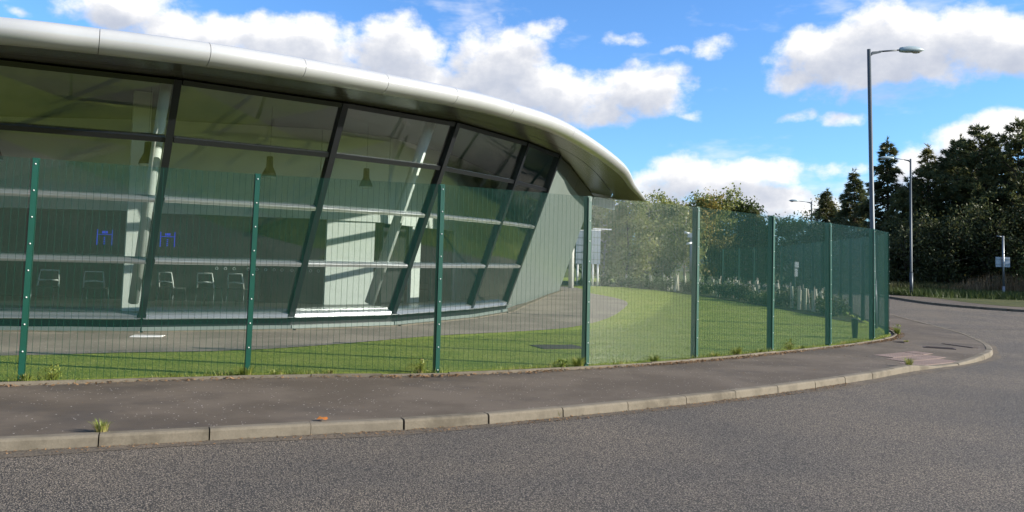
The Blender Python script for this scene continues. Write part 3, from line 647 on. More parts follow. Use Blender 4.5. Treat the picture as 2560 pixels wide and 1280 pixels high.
def chair(x, y, rz, label):
    r_ = empty('chair', (x, y, .33), rz); tag(r_, label, 'chair', 'white framed chairs inside the pavilion')
    w_ = .21
    pts = [(-w_, .19, .44), (-w_ + .01, .225, .62), (-w_ + .03, .255, .80), (w_ - .03, .255, .80), (w_ - .01, .225, .62), (w_, .19, .44)]
    MB().tube(pts, .016, 8).obj('back_frame', M_COL, r_, True)
    MB().tube([(-w_ + .01, .22, .58), (0, .25, .60), (w_ - .01, .22, .58)], .018, 8).obj('back_rail', M_COL, r_, True)
    MB().box((-w_ + .05, .215, .60), (w_ - .05, .232, .78)).obj('backrest', M_DARK, r_)
    MB().box((-w_, -.21, .42), (w_, .20, .455)).obj('seat', M_DARK, r_)
    for sx_ in (-1, 1):
        MB().tube([(sx_ * w_, -.19, .42), (sx_ * (w_ + .03), -.23, 0)], .008, 8).obj('leg', M_GALV, r_, True)
        MB().tube([(sx_ * w_, .18, .42), (sx_ * (w_ + .03), .25, 0)], .008, 8).obj('leg', M_GALV, r_, True)
chair(-9.15, 18.3, R(195), 'white framed chair beside the white square column inside the glass')
chair(-7.95, 19.5, R(160), 'white framed chair inside, first to the right of the leaning white column')
chair(-7.2, 19.85, R(172), 'white framed chair inside, middle of the three right of the leaning column')
chair(-6.55, 20.1, R(168), 'white framed chair inside, nearest the second fence post')
chair(-10.15, 18.1, R(15), 'white framed chair inside, furthest left behind the first fence post')
def goal_sign(x, y, label, full=True, s=1.0):
    r_ = empty('light_sign', (x, y, 1.78)); tag(r_, label, 'sign', 'blue light signs inside the pavilion')
    def b(n, x0, z0, x1, z1): MB().box((x0 * s, -.01, z0 * s), (x1 * s, .01, z1 * s)).obj(n, M_BLUE, r_)
    if not full: b('crossbar', -.13, .24, .02, .265); return
    b('upright', -.207, -.02, -.193, .40); b('upright', .193, -.02, .207, .40); b('crossbar', -.193, .258, .193, .274); b('panel', -.07, .30, .07, .36)
    for k in range(4): b('dash', -.014, .0 + k * .055, .014, .035 + k * .055)
goal_sign(-10.95, 22.2, 'blue glowing H-shaped sign left of the white square column')
goal_sign(-9.22, 22.12, 'blue glowing H-shaped sign just right of the leaning white column', s=.95)
goal_sign(-9.92, 22.15, 'short blue bar painting a reflection between the square column and the leaning column', full=False)  # glowing bar drawn in place of a reflected dash

# ------------------------------------------------------------------ green mesh fence
FH = 2.62
fence = empty('mesh_fence', (FP[NFIRST][0], FP[NFIRST][1], 0)); tag(fence, 'tall green welded mesh security fence with bolted posts curving round the lawn', 'fence')
FO = np.array([FP[NFIRST][0], FP[NFIRST][1], 0])
def wire_panel(L, Hh, rw=.0018):
    hz = np.arange(.02, Hh, .0127); vx = np.arange(.02, L, .0762)
    V = []; Fc = []
    dia = np.array([(1, 0), (0, 1), (-1, 0), (0, -1)]) * rw * 1.05
    for z in hz:
        for x in (0, L):
            for a, b in dia: V.append((x, -.002 + a, z + b))
    for x in vx:
        for z in (.0, Hh):
            for a, b in dia: V.append((x + a, .002 + b, z))
    n = len(hz) + len(vx)
    for i in range(n):
        o_ = i * 8
        for k in range(4): k2 = (k + 1) % 4; Fc.append((o_ + k, o_ + k2, o_ + 4 + k2, o_ + 4 + k))
    return mesh('wire_mesh', np.array(V), np.array(Fc), True)
WM = wire_panel(2.52, FH - .02); WM.materials.append(M_WIRE)
PM = MB().box((-.035, .006, -.3), (.035, .10, FH)).mesh('post'); PM.materials.append(M_GREEN)
CM = MB().box((-.030, -.015, .04), (.030, -.007, FH - .005)).mesh('clamp_bar'); CM.materials.append(M_GREEN)
capM = MB().box((-.038, .003, FH), (.038, .103, FH + .012)).mesh('post_cap'); capM.materials.append(M_GREEN)
BM = MB().lathe([(.0, .012), (.006, .010), (.0098, .004), (.0098, 0)], 10).mesh('bolt', True); BM.materials.append(M_BOLT)
for i, (x, y) in enumerate(FP):
    an = math.atan2(tang[i][1], tang[i][0]); z = gz(y)
    po = link('post', PM, None, fence, loc=(x - FO[0], y - FO[1], z), rot=(rng.normal(0, .004), rng.normal(0, .004), an))
    link('clamp_bar', CM, None, po); link('post_cap', capM, None, po)
    if y < 34:
        for k in range(9): link('bolt', BM, None, po, loc=(0.0, -.015, FH - .062 - k * .3135), rot=(R(90), 0, 0))
    if i < len(FP) - 1:
        x2, y2 = FP[i + 1]; L = math.hypot(x2 - x, y2 - y); an = math.atan2(y2 - y, x2 - x)
        o = link('wire_mesh', WM, None, fence, loc=(x - FO[0], y - FO[1], z + .02), rot=(0, -math.atan2(gz(y2) - z, L), an), scale=(L / 2.52, 1, 1)); o['kind'] = 'stuff'

# ------------------------------------------------------------------ street lamps, signs, bin, covers
def lamp_post(x, y, H_, arm, rz, label, tilt=0., s=1.0, lant=.74):
    r_ = empty('street_lamp', (x, y, gz(y) - .02), rz); r_.rotation_euler = (0, tilt, rz); tag(r_, label, 'lamp post', 'street lamps')
    MB().tube([(0, 0, 0), (0, 0, 1.36 * s)], .092 * s, 14).obj('column_base', M_LAMP, r_, True)
    MB().tube([(0, 0, 1.30 * s), (0, 0, 1.44 * s), (0, 0, H_)], [.092 * s, .068 * s, .052 * s], 14).obj('column', M_LAMP, r_, True)
    MB().box((-.03 * s, -.096 * s, .45 * s), (.03 * s, -.088 * s, .95 * s)).obj('door', M_LAMP, r_)
    br = MB(); y2 = .03 * s
    v = [(.05 * s, -y2, H_ - .20 * s), (.09 * s, -y2, H_ - .07 * s), (.40 * s, -y2, H_ - .045 * s), (.36 * s, -y2, H_ - .09 * s), (.12 * s, -y2, H_ - .15 * s)]
    n = len(v); br.add(v + [(a, -b, c) for a, b, c in v], [tuple(range(n)), tuple(range(n, 2 * n))[::-1]] + [(i, n + i, n + (i + 1) % n, (i + 1) % n) for i in range(n)]); br.obj('bracket', M_LAMP, r_)
    MB().tube([(.30 * s, 0, H_ - .06 * s), (arm + .05, 0, H_ + .01 * s)], .024 * s, 10).obj('arm', M_LAMP, r_, True)
    # lantern: lofted hood tapering to the nose
    hood = MB(); L = lant; secs = [(0, .055, -.05, .065), (.10, .085, -.055, .085), (.35, .115, -.055, .115), (.60, .115, -.045, .115), (.80, .095, -.03, .085), (.93, .06, -.015, .04), (1.0, .012, .0, .01)]
    m_ = 10
    for (t, hw, zb, zt) in secs:
        for k in range(m_):
            a = math.pi * k / (m_ - 1); hood.v.append((arm + t * L, math.cos(a) * hw * s, H_ + .012 * s + zb * s + (zt - zb) * s * math.sin(a) ** .7))
    for i in range(len(secs) - 1):
        for k in range(m_ - 1): hood.f.append((i * m_ + k, (i + 1) * m_ + k, (i + 1) * m_ + k + 1, i * m_ + k + 1))
        hood.f.append((i * m_, i * m_ + m_ - 1, (i + 1) * m_ + m_ - 1, (i + 1) * m_))
    hood.f.append(tuple(range(m_))); hd = hood.obj('lantern', M_LANT, r_, True)
    bowl = MB(); rows = 5
    for i in range(rows):
        t = i / (rows - 1); d_ = math.sin(math.pi * t) ** .6 * .05 + .004
        for k in range(7):
            u = k / 6 * 2 - 1; hw = (.045 + .05 * math.sin(math.pi * t)) * s
            bowl.v.append((arm + (.46 + .42 * t) * L, u * hw, H_ - (.040 - .022 * t) * s - d_ * s * (1 - u * u) - .004))
    for i in range(rows - 1):
        for k in range(6): bowl.f.append((i * 7 + k, i * 7 + k + 1, (i + 1) * 7 + k + 1, (i + 1) * 7 + k))
    link('lens', bowl.mesh('lens', True), M_LENS, hd)
    return r_
lamp_post(10.33, 23.42, 8.02, .93, R(4), 'tall grey street lamp nearest the camera with its lantern pointing right', tilt=R(-1.0))
lamp_post(23.35, 48.05, 8.05, .98, R(178), 'grey street lamp before the dark conifers with its lantern pointing left', s=1.0, lant=.85)
lamp_post(25.9, 71., 7.4, 1.15, R(178), 'small distant street lamp seen above the far fence panels', s=1.1, lant=.8)
lamp_post(24.2, 92., 4.6, 1.0, R(178), 'tiniest far street lamp just clearing the dark pine behind the fence', s=1.1, lant=.9)

def board_sign(x, y, w_, label, rz):
    r_ = empty('sign_board', (x, y, gz(y)), rz); tag(r_, label, 'sign', 'tall sign boards on twin poles')
    for sx_ in (-1, 1): MB().tube([(sx_ * w_ * .28, .05, -.1), (sx_ * w_ * .28, .05, 1.45)], .055, 12).obj('pole', M_COL, r_, True)
    MB().box((-w_ / 2, -.04, 1.35), (w_ / 2, .04, 3.40)).obj('panel', M_SIGNBK, r_)
    for zz in (1.62, 2.05, 2.5, 2.95): MB().box((-w_ / 2 + .02, -.065, zz), (w_ / 2 - .02, -.041, zz + .03)).obj('rail', M_GALV, r_)
    MB().box((-w_ / 2 - .02, -.06, 3.40), (w_ / 2 + .02, .06, 3.46)).obj('cap', M_COL, r_)
    return r_
b1 = board_sign(4.35, 51.2, .62, 'tall grey sign board on twin white poles nearest the pavilion end wall', R(8))
b2 = board_sign(5.22, 50.6, .55, 'tall grey sign board on twin white poles with a floodlight arm on top', R(8))
MB().beam((-.2, 0, 3.52), (.95, 0, 3.50), .10, .07, (0, 0, 1)).obj('floodlight_arm', M_COL, b2)
# camera mast among the young trees
r_ = empty('camera_mast', (10.3, 47.0, gz(47))); tag(r_, 'grey security camera mast among the young trees behind the lawn', 'camera mast')
MB().tube([(0, 0, 0), (0, 0, 3.25)], .085, 12).obj('mast', M_GALV, r_, True)
MB().box((-.22, -.12, 3.0), (.1, .12, 3.25)).obj('housing', M_SIGNBK, r_)
MB().tube([(-.1, -.05, 3.2), (-.42, -.1, 3.28)], .06, 10).obj('camera', M_COL, r_, True)
MB().tube([(0, -.05, 2.7), (-.3, -.12, 2.62)], .055, 10).obj('floodlight', M_COL, r_, True)
# road sign seen from behind on the far verge
r_ = empty('road_sign', (29.6, 49.5, gz(49))); tag(r_, 'grey pole with the back of a square sign on the far verge', 'road sign')
MB().tube([(0, 0, 0), (0, 0, 3.72)], .06, 12).obj('pole', M_GALV, r_, True); MB().tube([(0, 0, 0), (0, 0, .7)], .085, 12).obj('pole_base', M_GALV, r_, True)
MB().tube([(0, 0, 3.66), (-.38, 0, 3.70)], .035, 8).obj('bracket', M_GALV, r_, True)
MB().box((-.42, .07, 1.85), (.44, .10, 2.45)).obj('sign_plate', M_SIGNBK, r_)
for zz in (1.98, 2.30): MB().box((-.40, .045, zz), (.42, .07, zz + .04)).obj('rail', M_GALV, r_)
# white notice far behind the mesh
r_ = empty('notice_board', (15.6, 45.2, gz(45))); tag(r_, 'small white notice board showing through the dark far fence panels', 'sign')
MB().tube([(0, 0, 0), (0, 0, 1.75)], .03, 8).obj('pole', M_GALV, r_, True); MB().box((-.18, -.05, 1.45), (.18, -.032, 1.75)).obj('upper_panel', M_COL, r_); MB().box((-.14, -.05, .95), (.13, -.032, 1.38)).obj('lower_panel', M_COL, r_)
# planter on the lawn
r_ = empty('planter', (8.33, 19.95, gz(19.95))); tag(r_, 'small dark tapered planter standing on the lawn by the fence corner', 'planter')
MB().lathe([(.0, .0), (.055, .0), (.082, .44), (.090, .44), (.090, .47), (.076, .47), (.07, .40), (0, .40)], 16).obj('pot', M_POT, r_, True)
st = MB()
for k in range(9):
    a = k * 2.4; st.tube([(.03 * math.cos(a), .03 * math.sin(a), .4), (.08 * math.cos(a), .08 * math.sin(a), .52 + .02 * (k % 3))], .007, 5)
o = st.obj('twigs', M_DSHRUB, r_); o['kind'] = 'stuff'
def cover(name, x, y, w_, l_, rz, label, m, z, bars=0, group=None):
    r_ = empty(name, (x, y, gz(y) + z), R(rz)); tag(r_, label, 'cover', group)
    MB().box((-w_ / 2, -l_ / 2, -.03), (w_ / 2, l_ / 2, .006)).obj('frame', m, r_)
    MB().box((-w_ / 2 + .03, -l_ / 2 + .03, -.02), (w_ / 2 - .03, l_ / 2 - .03, .010)).obj('lid', m, r_)
    for k in range(bars):
        xx = -w_ / 2 + .05 + (w_ - .1) * (k + .5) / bars; MB().box((xx - .012, -l_ / 2 + .05, .009), (xx + .012, l_ / 2 - .05, .014)).obj('rib', m, r_)
cover('inspection_cover', 9.33, 17.95, .36, .62, 62, 'square rusty inspection cover set in the footway by the crossing', M_IRON, 0, 5)
cover('drain_grating', 10.12, 18.62, .14, .95, 12, 'long narrow iron drain slot in the footway near the kerb corner', M_IRON, 0, 0)
cover('access_cover', 9.10, 19.15, .30, .30, 30, 'small mossy access cover in the footway below the fence corner', M_IRON, 0, 3)
cover('path_cover', -6.75, 15.55, .55, .36, 12, 'pale square access cover lying on the path before the glass', M_COL, .012, 0)
cover('lawn_cover', .95, 15.75, .9, .7, 20, 'dull dark access cover set flush in the lawn', M_IRON, .006, 0)

# ------------------------------------------------------------------ trees
def tris(cent, dirs, length, width, per, spread, r):
    n = len(cent); c = np.repeat(cent, per, 0); d = np.repeat(dirs, per, 0) + r.normal(0, spread, (n * per, 3)); d /= np.linalg.norm(d, axis=1)[:, None] + 1e-9
    L = np.repeat(length, per) * r.uniform(.6, 1.2, n * per); p1 = np.cross(d, r.normal(0, 1, (n * per, 3))); p1 /= np.linalg.norm(p1, axis=1)[:, None] + 1e-9
    W_ = np.repeat(width, per) * r.uniform(.6, 1.3, n * per)
    v = np.stack([c - p1 * W_[:, None], c + p1 * W_[:, None], c + d * L[:, None]], 1).reshape(-1, 3)
    return v, np.arange(len(v)).reshape(-1, 3)
def leaves(cent, size, r):
    n = len(cent); d = r.normal(0, 1, (n, 3)); d /= np.linalg.norm(d, axis=1)[:, None]; e = np.cross(d, r.normal(0, 1, (n, 3))); e /= np.linalg.norm(e, axis=1)[:, None]
    s = size * r.uniform(.6, 1.3, n)[:, None]
    v = np.stack([cent - d * s, cent + e * s * .55, cent + d * s, cent - e * s * .55], 1).reshape(-1, 3); return v, np.arange(len(v)).reshape(-1, 4)
def conifer(name, label, x, y, H_, rad, seed, kind='pine', m=None, base=.12, dens=1.0, group='conifers beyond the road'):
    r = np.random.default_rng(seed); root = empty(name, (x, y, gz(y))); tag(root, label, 'tree', group)
    tr = MB(); lean = r.normal(0, .012, 2); top = np.array([lean[0] * H_, lean[1] * H_, H_])
    tr.tube([(0, 0, -.1), tuple(top * .5), tuple(top * .98)], [.016 * H_, .011 * H_, .012], 8)
    cs = []; ds = []; ls = []; z = base * H_
    while z < H_ * .985:
        t = (z / H_ - base) / (1 - base)
        if kind == 'pine': prof = (1 - t) ** .62 * (.55 + .45 * min(1, t * 3.2)) * r.uniform(.72, 1.1)
        else: prof = (1 - t) ** .92 * r.uniform(.82, 1.1)
        nb = r.integers(4, 7)
        for b in range(nb):
            a = r.uniform(0, 2 * math.pi); L = rad * prof * r.uniform(.65, 1.18) + .12
            if r.random() < .12 and kind == 'pine': L *= .5
            rise = r.uniform(-.05, .40) if kind == 'pine' else r.uniform(-.38, .02)
            d = np.array([math.cos(a), math.sin(a), rise]); k = max(3, int(L * 3))
            s_ = np.linspace(.0, 1, k); drop = (-.10 * s_ ** 2 if kind != 'pine' else .12 * s_ ** 2) * L
            pts = top * (z / H_) + d * (s_ * L)[:, None]; pts[:, 2] += drop
            tr.tube([tuple(pts[0]), tuple(pts[k // 2]), tuple(pts[-1])], [max(.012, .022 * L), .012 * L + .004, .004], 4, False)
            ns = int(L * (20 if kind == 'pine' else 24) * dens) + 3; u = r.uniform(.18, 1, ns) ** .75
            side = np.array([-d[1], d[0], 0]); lat = r.normal(0, .20, ns) * L * (1.15 - u) + r.normal(0, .06, ns)
            pp = np.stack([np.interp(u, s_, pts[:, j]) for j in range(3)], 1) + side * lat[:, None]; pp[:, 2] += r.normal(0, .07, ns) - (np.abs(lat) * .25 if kind != 'pine' else 0)
            dd = d[None, :] + side[None, :] * np.sign(lat)[:, None] * .7; dd[:, 2] += (.35 if kind == 'pine' else -.12)
            cs.append(pp); ds.append(dd); ls.append(np.full(ns, .30 if kind == 'pine' else .34))
        z += H_ * (.026 if kind == 'pine' else .022) * r.uniform(.8, 1.3)
    # leader
    nl = 14; cs.append(top + np.c_[r.normal(0, .05, nl), r.normal(0, .05, nl), r.uniform(-.9, .1, nl)]); ds.append(np.tile([0, 0, 1.], (nl, 1))); ls.append(np.full(nl, .35))
    cs = np.concatenate(cs); ds = np.concatenate(ds); ls = np.concatenate(ls)
    v, f = tris(cs, ds, ls, np.full(len(cs), .042 if kind == 'pine' else .036), 5, .5, r)
    tr.obj('trunk', M_BARK, root, True); link('crown', mesh('crown', v, f), m or (M_PINE if kind == 'pine' else M_SPRUCE), root)
    return root
def broadleaf(name, label, x, y, H_, rad, seed, m, nl=4500, lsz=.075, bark=None, base=.2, narrow=1.0, group='broadleaf trees behind the lawn', cat='tree'):
    r = np.random.default_rng(seed); root = empty(name, (x, y, gz(y))); tag(root, label, cat, group)
    tr = MB(); tips = []
    top = np.array([r.normal(0, .04) * H_, r.normal(0, .04) * H_, H_ * .95]); bend = np.array([r.normal(0, .03) * H_, r.normal(0, .03) * H_, H_ * .5])
    tr.tube([(0, 0, -.1), tuple(bend), tuple(top)], [.014 * H_, .010 * H_, .008], 7)
    nb = int(16 + H_ * 2.2)
    for b in range(nb):
        t = r.uniform(base, .94); o_ = np.array([np.interp(t * H_, [0, H_ * .5, H_ * .95], [0, bend[j], top[j]]) for j in range(2)] + [t * H_]); a = r.uniform(0, 2 * math.pi)
        L = rad * (1.15 - .75 * abs(t - .45)) * r.uniform(.55, 1.15) * narrow; d = np.array([math.cos(a), math.sin(a), r.uniform(.25, 1.0)])
        e = o_ + d * L; mid = o_ + d * L * .5 + np.array([0, 0, -.05 * L]); tr.tube([tuple(o_), tuple(mid), tuple(e)], [.018 * L + .01, .010 * L + .006, .004], 4, False)
        for k in range(6): tips.append((o_ + (e - o_) * r.uniform(.3, 1.05), .22 * L + .10))
    tips.append((top, .3))
    idx = r.integers(0, len(tips), nl); cc = np.array([tips[i][0] for i in idx]); ss = np.array([tips[i][1] for i in idx])
    v, f = leaves(cc + r.normal(0, .75, (nl, 3)) * ss[:, None] * np.array([1, 1, .8]), lsz, r)
    tr.obj('trunk', bark or M_BARK, root, True); link('crown', mesh('crown', v, f), m, root); return root

# the dark conifer belt on the right
conifer('spruce_tree', 'pointed spruce just behind the second street lamp, between two lamp columns', 28.4, 62., 11.5, 4.2, 1, 'spruce', base=.04)
conifer('spruce_tree', 'smaller bluish spruce left of the nearest street lamp column', 27.5, 66., 9.5, 3.8, 2, 'spruce', m=M_PINE, base=.03)
conifer('spruce_tree', 'short spruce at the left end of the dark conifer belt', 26.2, 69., 8.2, 3.6, 3, 'spruce', base=.02)
conifer('larch_tree', 'thin yellowish larch with drooping bare branches right of the second lamp', 31.0, 61., 11.0, 2.6, 4, 'spruce', m=M_LARCH, base=.35, dens=.45)
conifer('pine_tree', 'dark pine with a narrow spiky top right of the larch', 32.6, 59.5, 11.3, 3.9, 5, 'pine', base=.06)
conifer('pine_tree', 'tall dark pine in the middle of the conifer belt', 32.2, 56.5, 11.6, 4.4, 6, 'pine', base=.07)
conifer('pine_tree', 'tallest dark pine at the right edge of the picture', 34.0, 55., 11.8, 4.6, 7, 'pine', base=.10)
conifer('pine_tree', 'dark pine cut off by the right edge of the picture', 37.3, 55., 11.8, 4.8, 8, 'pine', base=.08)
conifer('pine_tree', 'shaded pine filling the gap behind the tall pines', 35.5, 60., 11.0, 4.6, 9, 'pine', base=.03)
conifer('pine_tree', 'bushy lower pine standing behind the second street lamp', 29.8, 58.5, 9.0, 4.0, 10, 'pine', base=.02)
conifer('pine_tree', 'bushy pine behind the signpost in deep shade', 33.5, 61.5, 10.6, 4.5, 12, 'pine', base=.02)
conifer('spruce_tree', 'low spruce in shade left of the larch', 27.6, 58.5, 7.4, 3.7, 13, 'spruce', m=M_PINE, base=.02)
broadleaf('autumn_tree', 'yellow-tinged autumn tree at the far left of the conifer belt', 28.2, 71., 7.0, 2.4, 21, M_AUTUMN, 5000, .09, group=None)
broadleaf('understorey_tree', 'shaded leafy understorey tree beside the second street lamp', 26.2, 54.5, 4.4, 2.3, 22, M_DSHRUB, 5200, .09, base=.03, group='understorey below the conifers')
broadleaf('understorey_tree', 'shaded leafy understorey tree midway between lamp and signpost', 28.6, 54.0, 5.0, 2.5, 23, M_DSHRUB, 5600, .09, base=.03, group='understorey below the conifers')
broadleaf('understorey_tree', 'shaded leafy understorey tree left of the signpost', 31.0, 53.2, 5.2, 2.6, 24, M_DSHRUB, 5600, .09, base=.03, group='understorey below the conifers')
broadleaf('understorey_tree', 'shaded leafy understorey tree right of the signpost', 33.4, 52.6, 4.8, 2.4, 25, M_DSHRUB, 5600, .09, base=.03, group='understorey below the conifers')
broadleaf('understorey_tree', 'shaded leafy understorey tree at the right edge of the picture', 35.6, 51.8, 5.0, 2.5, 26, M_DSHRUB, 5600, .09, base=.03, group='understorey below the conifers')
broadleaf('bramble_bush', 'sunlit green bush behind the signpost base at the right edge', 32.6, 49.6, 2.0, 1.7, 27, M_SHRUB, 3600, .08, base=.03, group=None, cat='bush')

# lower scrub further along the verge, shading it from the low sun
broadleaf('scrub_tree', 'leafy scrub tree on the verge right of the picture edge', 40.5, 46.5, 6.2, 2.8, 31, M_SHRUB, 5200, .11, base=.03, group='scrub along the verge')
broadleaf('scrub_tree', 'second leafy scrub tree along the verge beyond the right edge', 44.6, 45.2, 6.8, 3.0, 32, M_SHRUB, 5200, .11, base=.03, group='scrub along the verge')
broadleaf('scrub_tree', 'furthest leafy scrub tree along the verge beyond the right edge', 49.0, 43.6, 7.2, 3.0, 33, M_OLIVE, 5200, .11, base=.03, group='scrub along the verge')
# young mixed trees behind the lawn
T = [('birch_tree', 'slender birch whose top shows just under the roof tip', 6.4, 57., 6.0, 1.3, M_BIRCH, 2200, M_PBARK), ('olive_tree_clump', 'leafy young tree right of the tall sign boards', 7.9, 56., 5.4, 1.6, M_OLIVE, 3800, None),
     ('birch_tree', 'thin birch midway between the third last and next fence posts', 9.6, 58., 5.9, 1.4, M_BIRCH, 2400, M_PBARK), ('young_tree', 'rounded olive tree left of the security camera mast', 10.6, 60., 5.6, 1.8, M_OLIVE, 4200, None),
     ('young_tree', 'young tree with pale bare trunk beside the camera mast', 11.0, 52., 5.0, 1.3, M_BIRCH, 2000, M_PBARK), ('autumn_tree', 'yellowing tree whose crown rises above the fence at its fifth post', 13.7, 58., 6.1, 1.5, M_AUTUMN, 3600, None),
     ('young_tree', 'dense olive tree just right of the fifth fence post', 14.9, 59., 5.8, 1.8, M_OLIVE, 5200, None), ('young_tree', 'dense green tree left of the small dark pine', 16.4, 60., 5.6, 1.7, M_SHRUB, 5200, None),
     ('young_tree', 'leafy tree filling the gap behind the sign boards', 5.2, 60., 5.6, 1.7, M_OLIVE, 4200, None), ('young_tree', 'broad olive tree at the back behind the camera mast', 12.2, 63., 5.8, 1.9, M_OLIVE, 5000, None),
     ('young_tree', 'pale leafy tree behind the seventh fence post', 20.4, 60., 4.6, 1.3, M_BIRCH, 3800, None), ('young_tree', 'dark leafy tree beyond the far fence corner', 24.2, 64., 4.2, 1.8, M_DSHRUB, 5200, None),
     ('young_tree', 'low dark tree beyond the sixth fence panel', 19.2, 63., 3.9, 2.0, M_DSHRUB, 5000, None), ('young_tree', 'low olive tree beyond the far fence, right of the notice board', 22.0, 58., 3.6, 1.9, M_DSHRUB, 4600, None),
     ('young_tree', 'small leafy tree low behind the fifth fence panel', 9.2, 62., 4.6, 2.0, M_OLIVE, 4600, None), ('young_tree', 'small leafy tree low behind the sign boards', 7.0, 63., 4.9, 2.0, M_OLIVE, 4400, None)]
for i, (n_, lb, x, y, H_, rd, m_, nl, bk) in enumerate(T):
    broadleaf('young_tree' if n_ == 'olive_tree_clump' else n_, lb, x, y, H_, rd * 1.12, 100 + i, m_, int(nl * 1.9), .105, bk, base=.08)
conifer('pine_tree', 'small dark pine standing above the fence left of its sixth post', 17.3, 58.5, 5.4, 1.5, 40, 'pine', base=.05, group=None)

# planting bed: staked tree guards and low shrubs
def guard_mesh():
    mb = MB(); n = 10
    for z, r0 in ((0, .05), (.62, .05), (.64, .054), (.64, .046), (.3, .046)):
        for k in range(n): mb.v.append((r0 * math.cos(2 * math.pi * k / n), r0 * math.sin(2 * math.pi * k / n), z))
    for i in range(4):
        for k in range(n): mb.f.append((i * n + k, i * n + (k + 1) % n, (i + 1) * n + (k + 1) % n, (i + 1) * n + k))
    return mb.mesh('guard_tube', True)
GM = guard_mesh(); GM.materials.append(M_TUBE)
SM = MB().box((.05, -.015, -.1), (.08, .015, .75)).mesh('stake'); SM.materials.append(M_PBARK)
gr = np.random.default_rng(77); spots = []
bdl = spline(BED, 12)
def bed_off(k, o):
    i = int(k * (len(bdl) - 2)); t = bdl[i + 1] - bdl[i]; t = t / np.hypot(*t); n = np.array([-t[1], t[0]]); n = n if n[0] > 0 or n[1] > .7 else -n
    return bdl[i] + n * o
for k in range(30): spots.append(bed_off(gr.uniform(.56, .86), gr.uniform(.5, 2.4)))
for k in range(14): spots.append(bed_off(gr.uniform(.10, .50), gr.uniform(.6, 2.6)))
for (x, y) in spots:
    if not inside(BEDPOLY, np.array([x]), np.array([y]))[0]: continue
    r_ = empty('tree_guard', (float(x), float(y), gz(y) + .01), gr.uniform(0, 6)); r_.rotation_euler = (gr.normal(0, .05), gr.normal(0, .05), gr.uniform(0, 6)); r_.scale = (1.15, 1.15, gr.uniform(.95, 1.35))
    tag(r_, 'pale plastic tree guard tube with a stake in the planting bed behind the lawn', 'tree guard', 'tree guards in the planting bed')
    link('guard_tube', GM, None, r_); link('stake', SM, None, r_)
def shrub(x, y, H_, rad, seed, m, label, n=900, lsz=.05, group='low shrubs in the planting bed'):
    r = np.random.default_rng(seed); root = empty('shrub', (float(x), float(y), gz(y))); tag(root, label, 'shrub', group); tr = MB(); tips = []
    for b in range(12):
        a = r.uniform(0, 6.28); e = np.array([math.cos(a) * rad * r.uniform(.3, 1), math.sin(a) * rad * r.uniform(.3, 1), H_ * r.uniform(.5, 1)]); tr.tube([(0, 0, 0), tuple(e * .5 + np.array([0, 0, .05])), tuple(e)], [.012, .008, .003], 4, False)
        for k in range(3): tips.append(e * r.uniform(.45, 1))
    tips = np.array(tips); c = tips[r.integers(0, len(tips), n)] + r.normal(0, .13 * rad + .04, (n, 3)); c[:, 2] = np.abs(c[:, 2])
    v, f = leaves(c, lsz, r); tr.obj('stems', M_BARK, root); link('foliage', mesh('foliage', v, f), m, root)
for k in range(26):
    kk = .08 + .84 * (k + gr.uniform(-.3, .3)) / 26; x, y = bed_off(min(max(kk, .02), .97), gr.uniform(.25, 1.6))
    if inside(BEDPOLY, np.array([x]), np.array([y]))[0]: shrub(x, y, gr.uniform(.35, .75), gr.uniform(.35, .7), 300 + k, M_SHRUB if k % 3 else M_DSHRUB, 'low leafy shrub in the planting bed behind the lawn')

# ------------------------------------------------------------------ grass, weeds, litter
def blades(name, X, Y, Z, hgt, wid, m, r, lean=.35, kind='stuff', label=None, cat=None, segs=1):
    n = len(X); base = np.c_[X, Y, Z]; a = r.uniform(0, 2 * math.pi, n); side = np.c_[np.cos(a), np.sin(a), np.zeros(n)]
    b = r.uniform(0, 2 * math.pi, n); k = np.abs(r.normal(0, lean, n)); top = base + np.c_[np.cos(b) * k * hgt, np.sin(b) * k * hgt, hgt]
    v = np.stack([base - side * (wid / 2)[:, None], base + side * (wid / 2)[:, None], top], 1).reshape(-1, 3)
    o = link(name, mesh(name, v, np.arange(n * 3).reshape(-1, 3)), m); tag(o, label, cat, None, kind); return o
r = np.random.default_rng(5)
n = 560000; Yr = 7 + 45 * r.random(n) ** 1.5; Xr = Yr * r.uniform(-.66, .60, n)
ok = inside(LAWNPOLY, Xr, Yr) & ~inside(PATHPOLY, Xr, Yr) & ~inside(BEDPOLY, Xr, Yr); Xr, Yr = Xr[ok], Yr[ok]
sc = np.clip(Yr / 12, 1, 3)
blades('lawn_blades', Xr, Yr, g(Yr), r.uniform(.008, .020, len(Xr)) * np.sqrt(sc), .006 * sc, M_BLADE, r, .32, label='short mown grass blades covering the lawn', cat='grass')
# rough grass and willowherb on the far verge
n = 26000; k = r.random(n); Xr = 23 + 17 * r.random(n); Yr = 49.6 - .42 * (Xr - 24) * .55 + r.normal(0, 1.5, n)
blades('rough_grass', Xr, Yr, g(Yr), r.uniform(.15, .55, n), r.uniform(.02, .045, n), M_SHRUB, r, .5, label='rough green grass along the far verge', cat='grass')
n = 5200; Xr = 26.5 + 13 * r.random(n); Yr = 50.6 - .24 * (Xr - 27) + np.abs(r.normal(0, 1.1, n)); hh = r.uniform(.6, 1.65, n) * np.clip((Xr - 25.5) / 4, .45, 1)
blades('dry_willowherb', Xr, Yr, g(Yr), hh, r.uniform(.03, .07, n), M_DRY, r, .14, label='tall dry brown weed stems on the far verge', cat='weeds')
n = 5000; Xr = 22.2 + 6 * r.random(n); Yr = 50.8 + np.abs(r.normal(0, 1.4, n))
blades('shaded_weeds', Xr, Yr, g(Yr), r.uniform(.3, .9, n), r.uniform(.03, .06, n), M_DSHRUB, r, .3, label='dark weeds in shade below the conifers', cat='weeds')
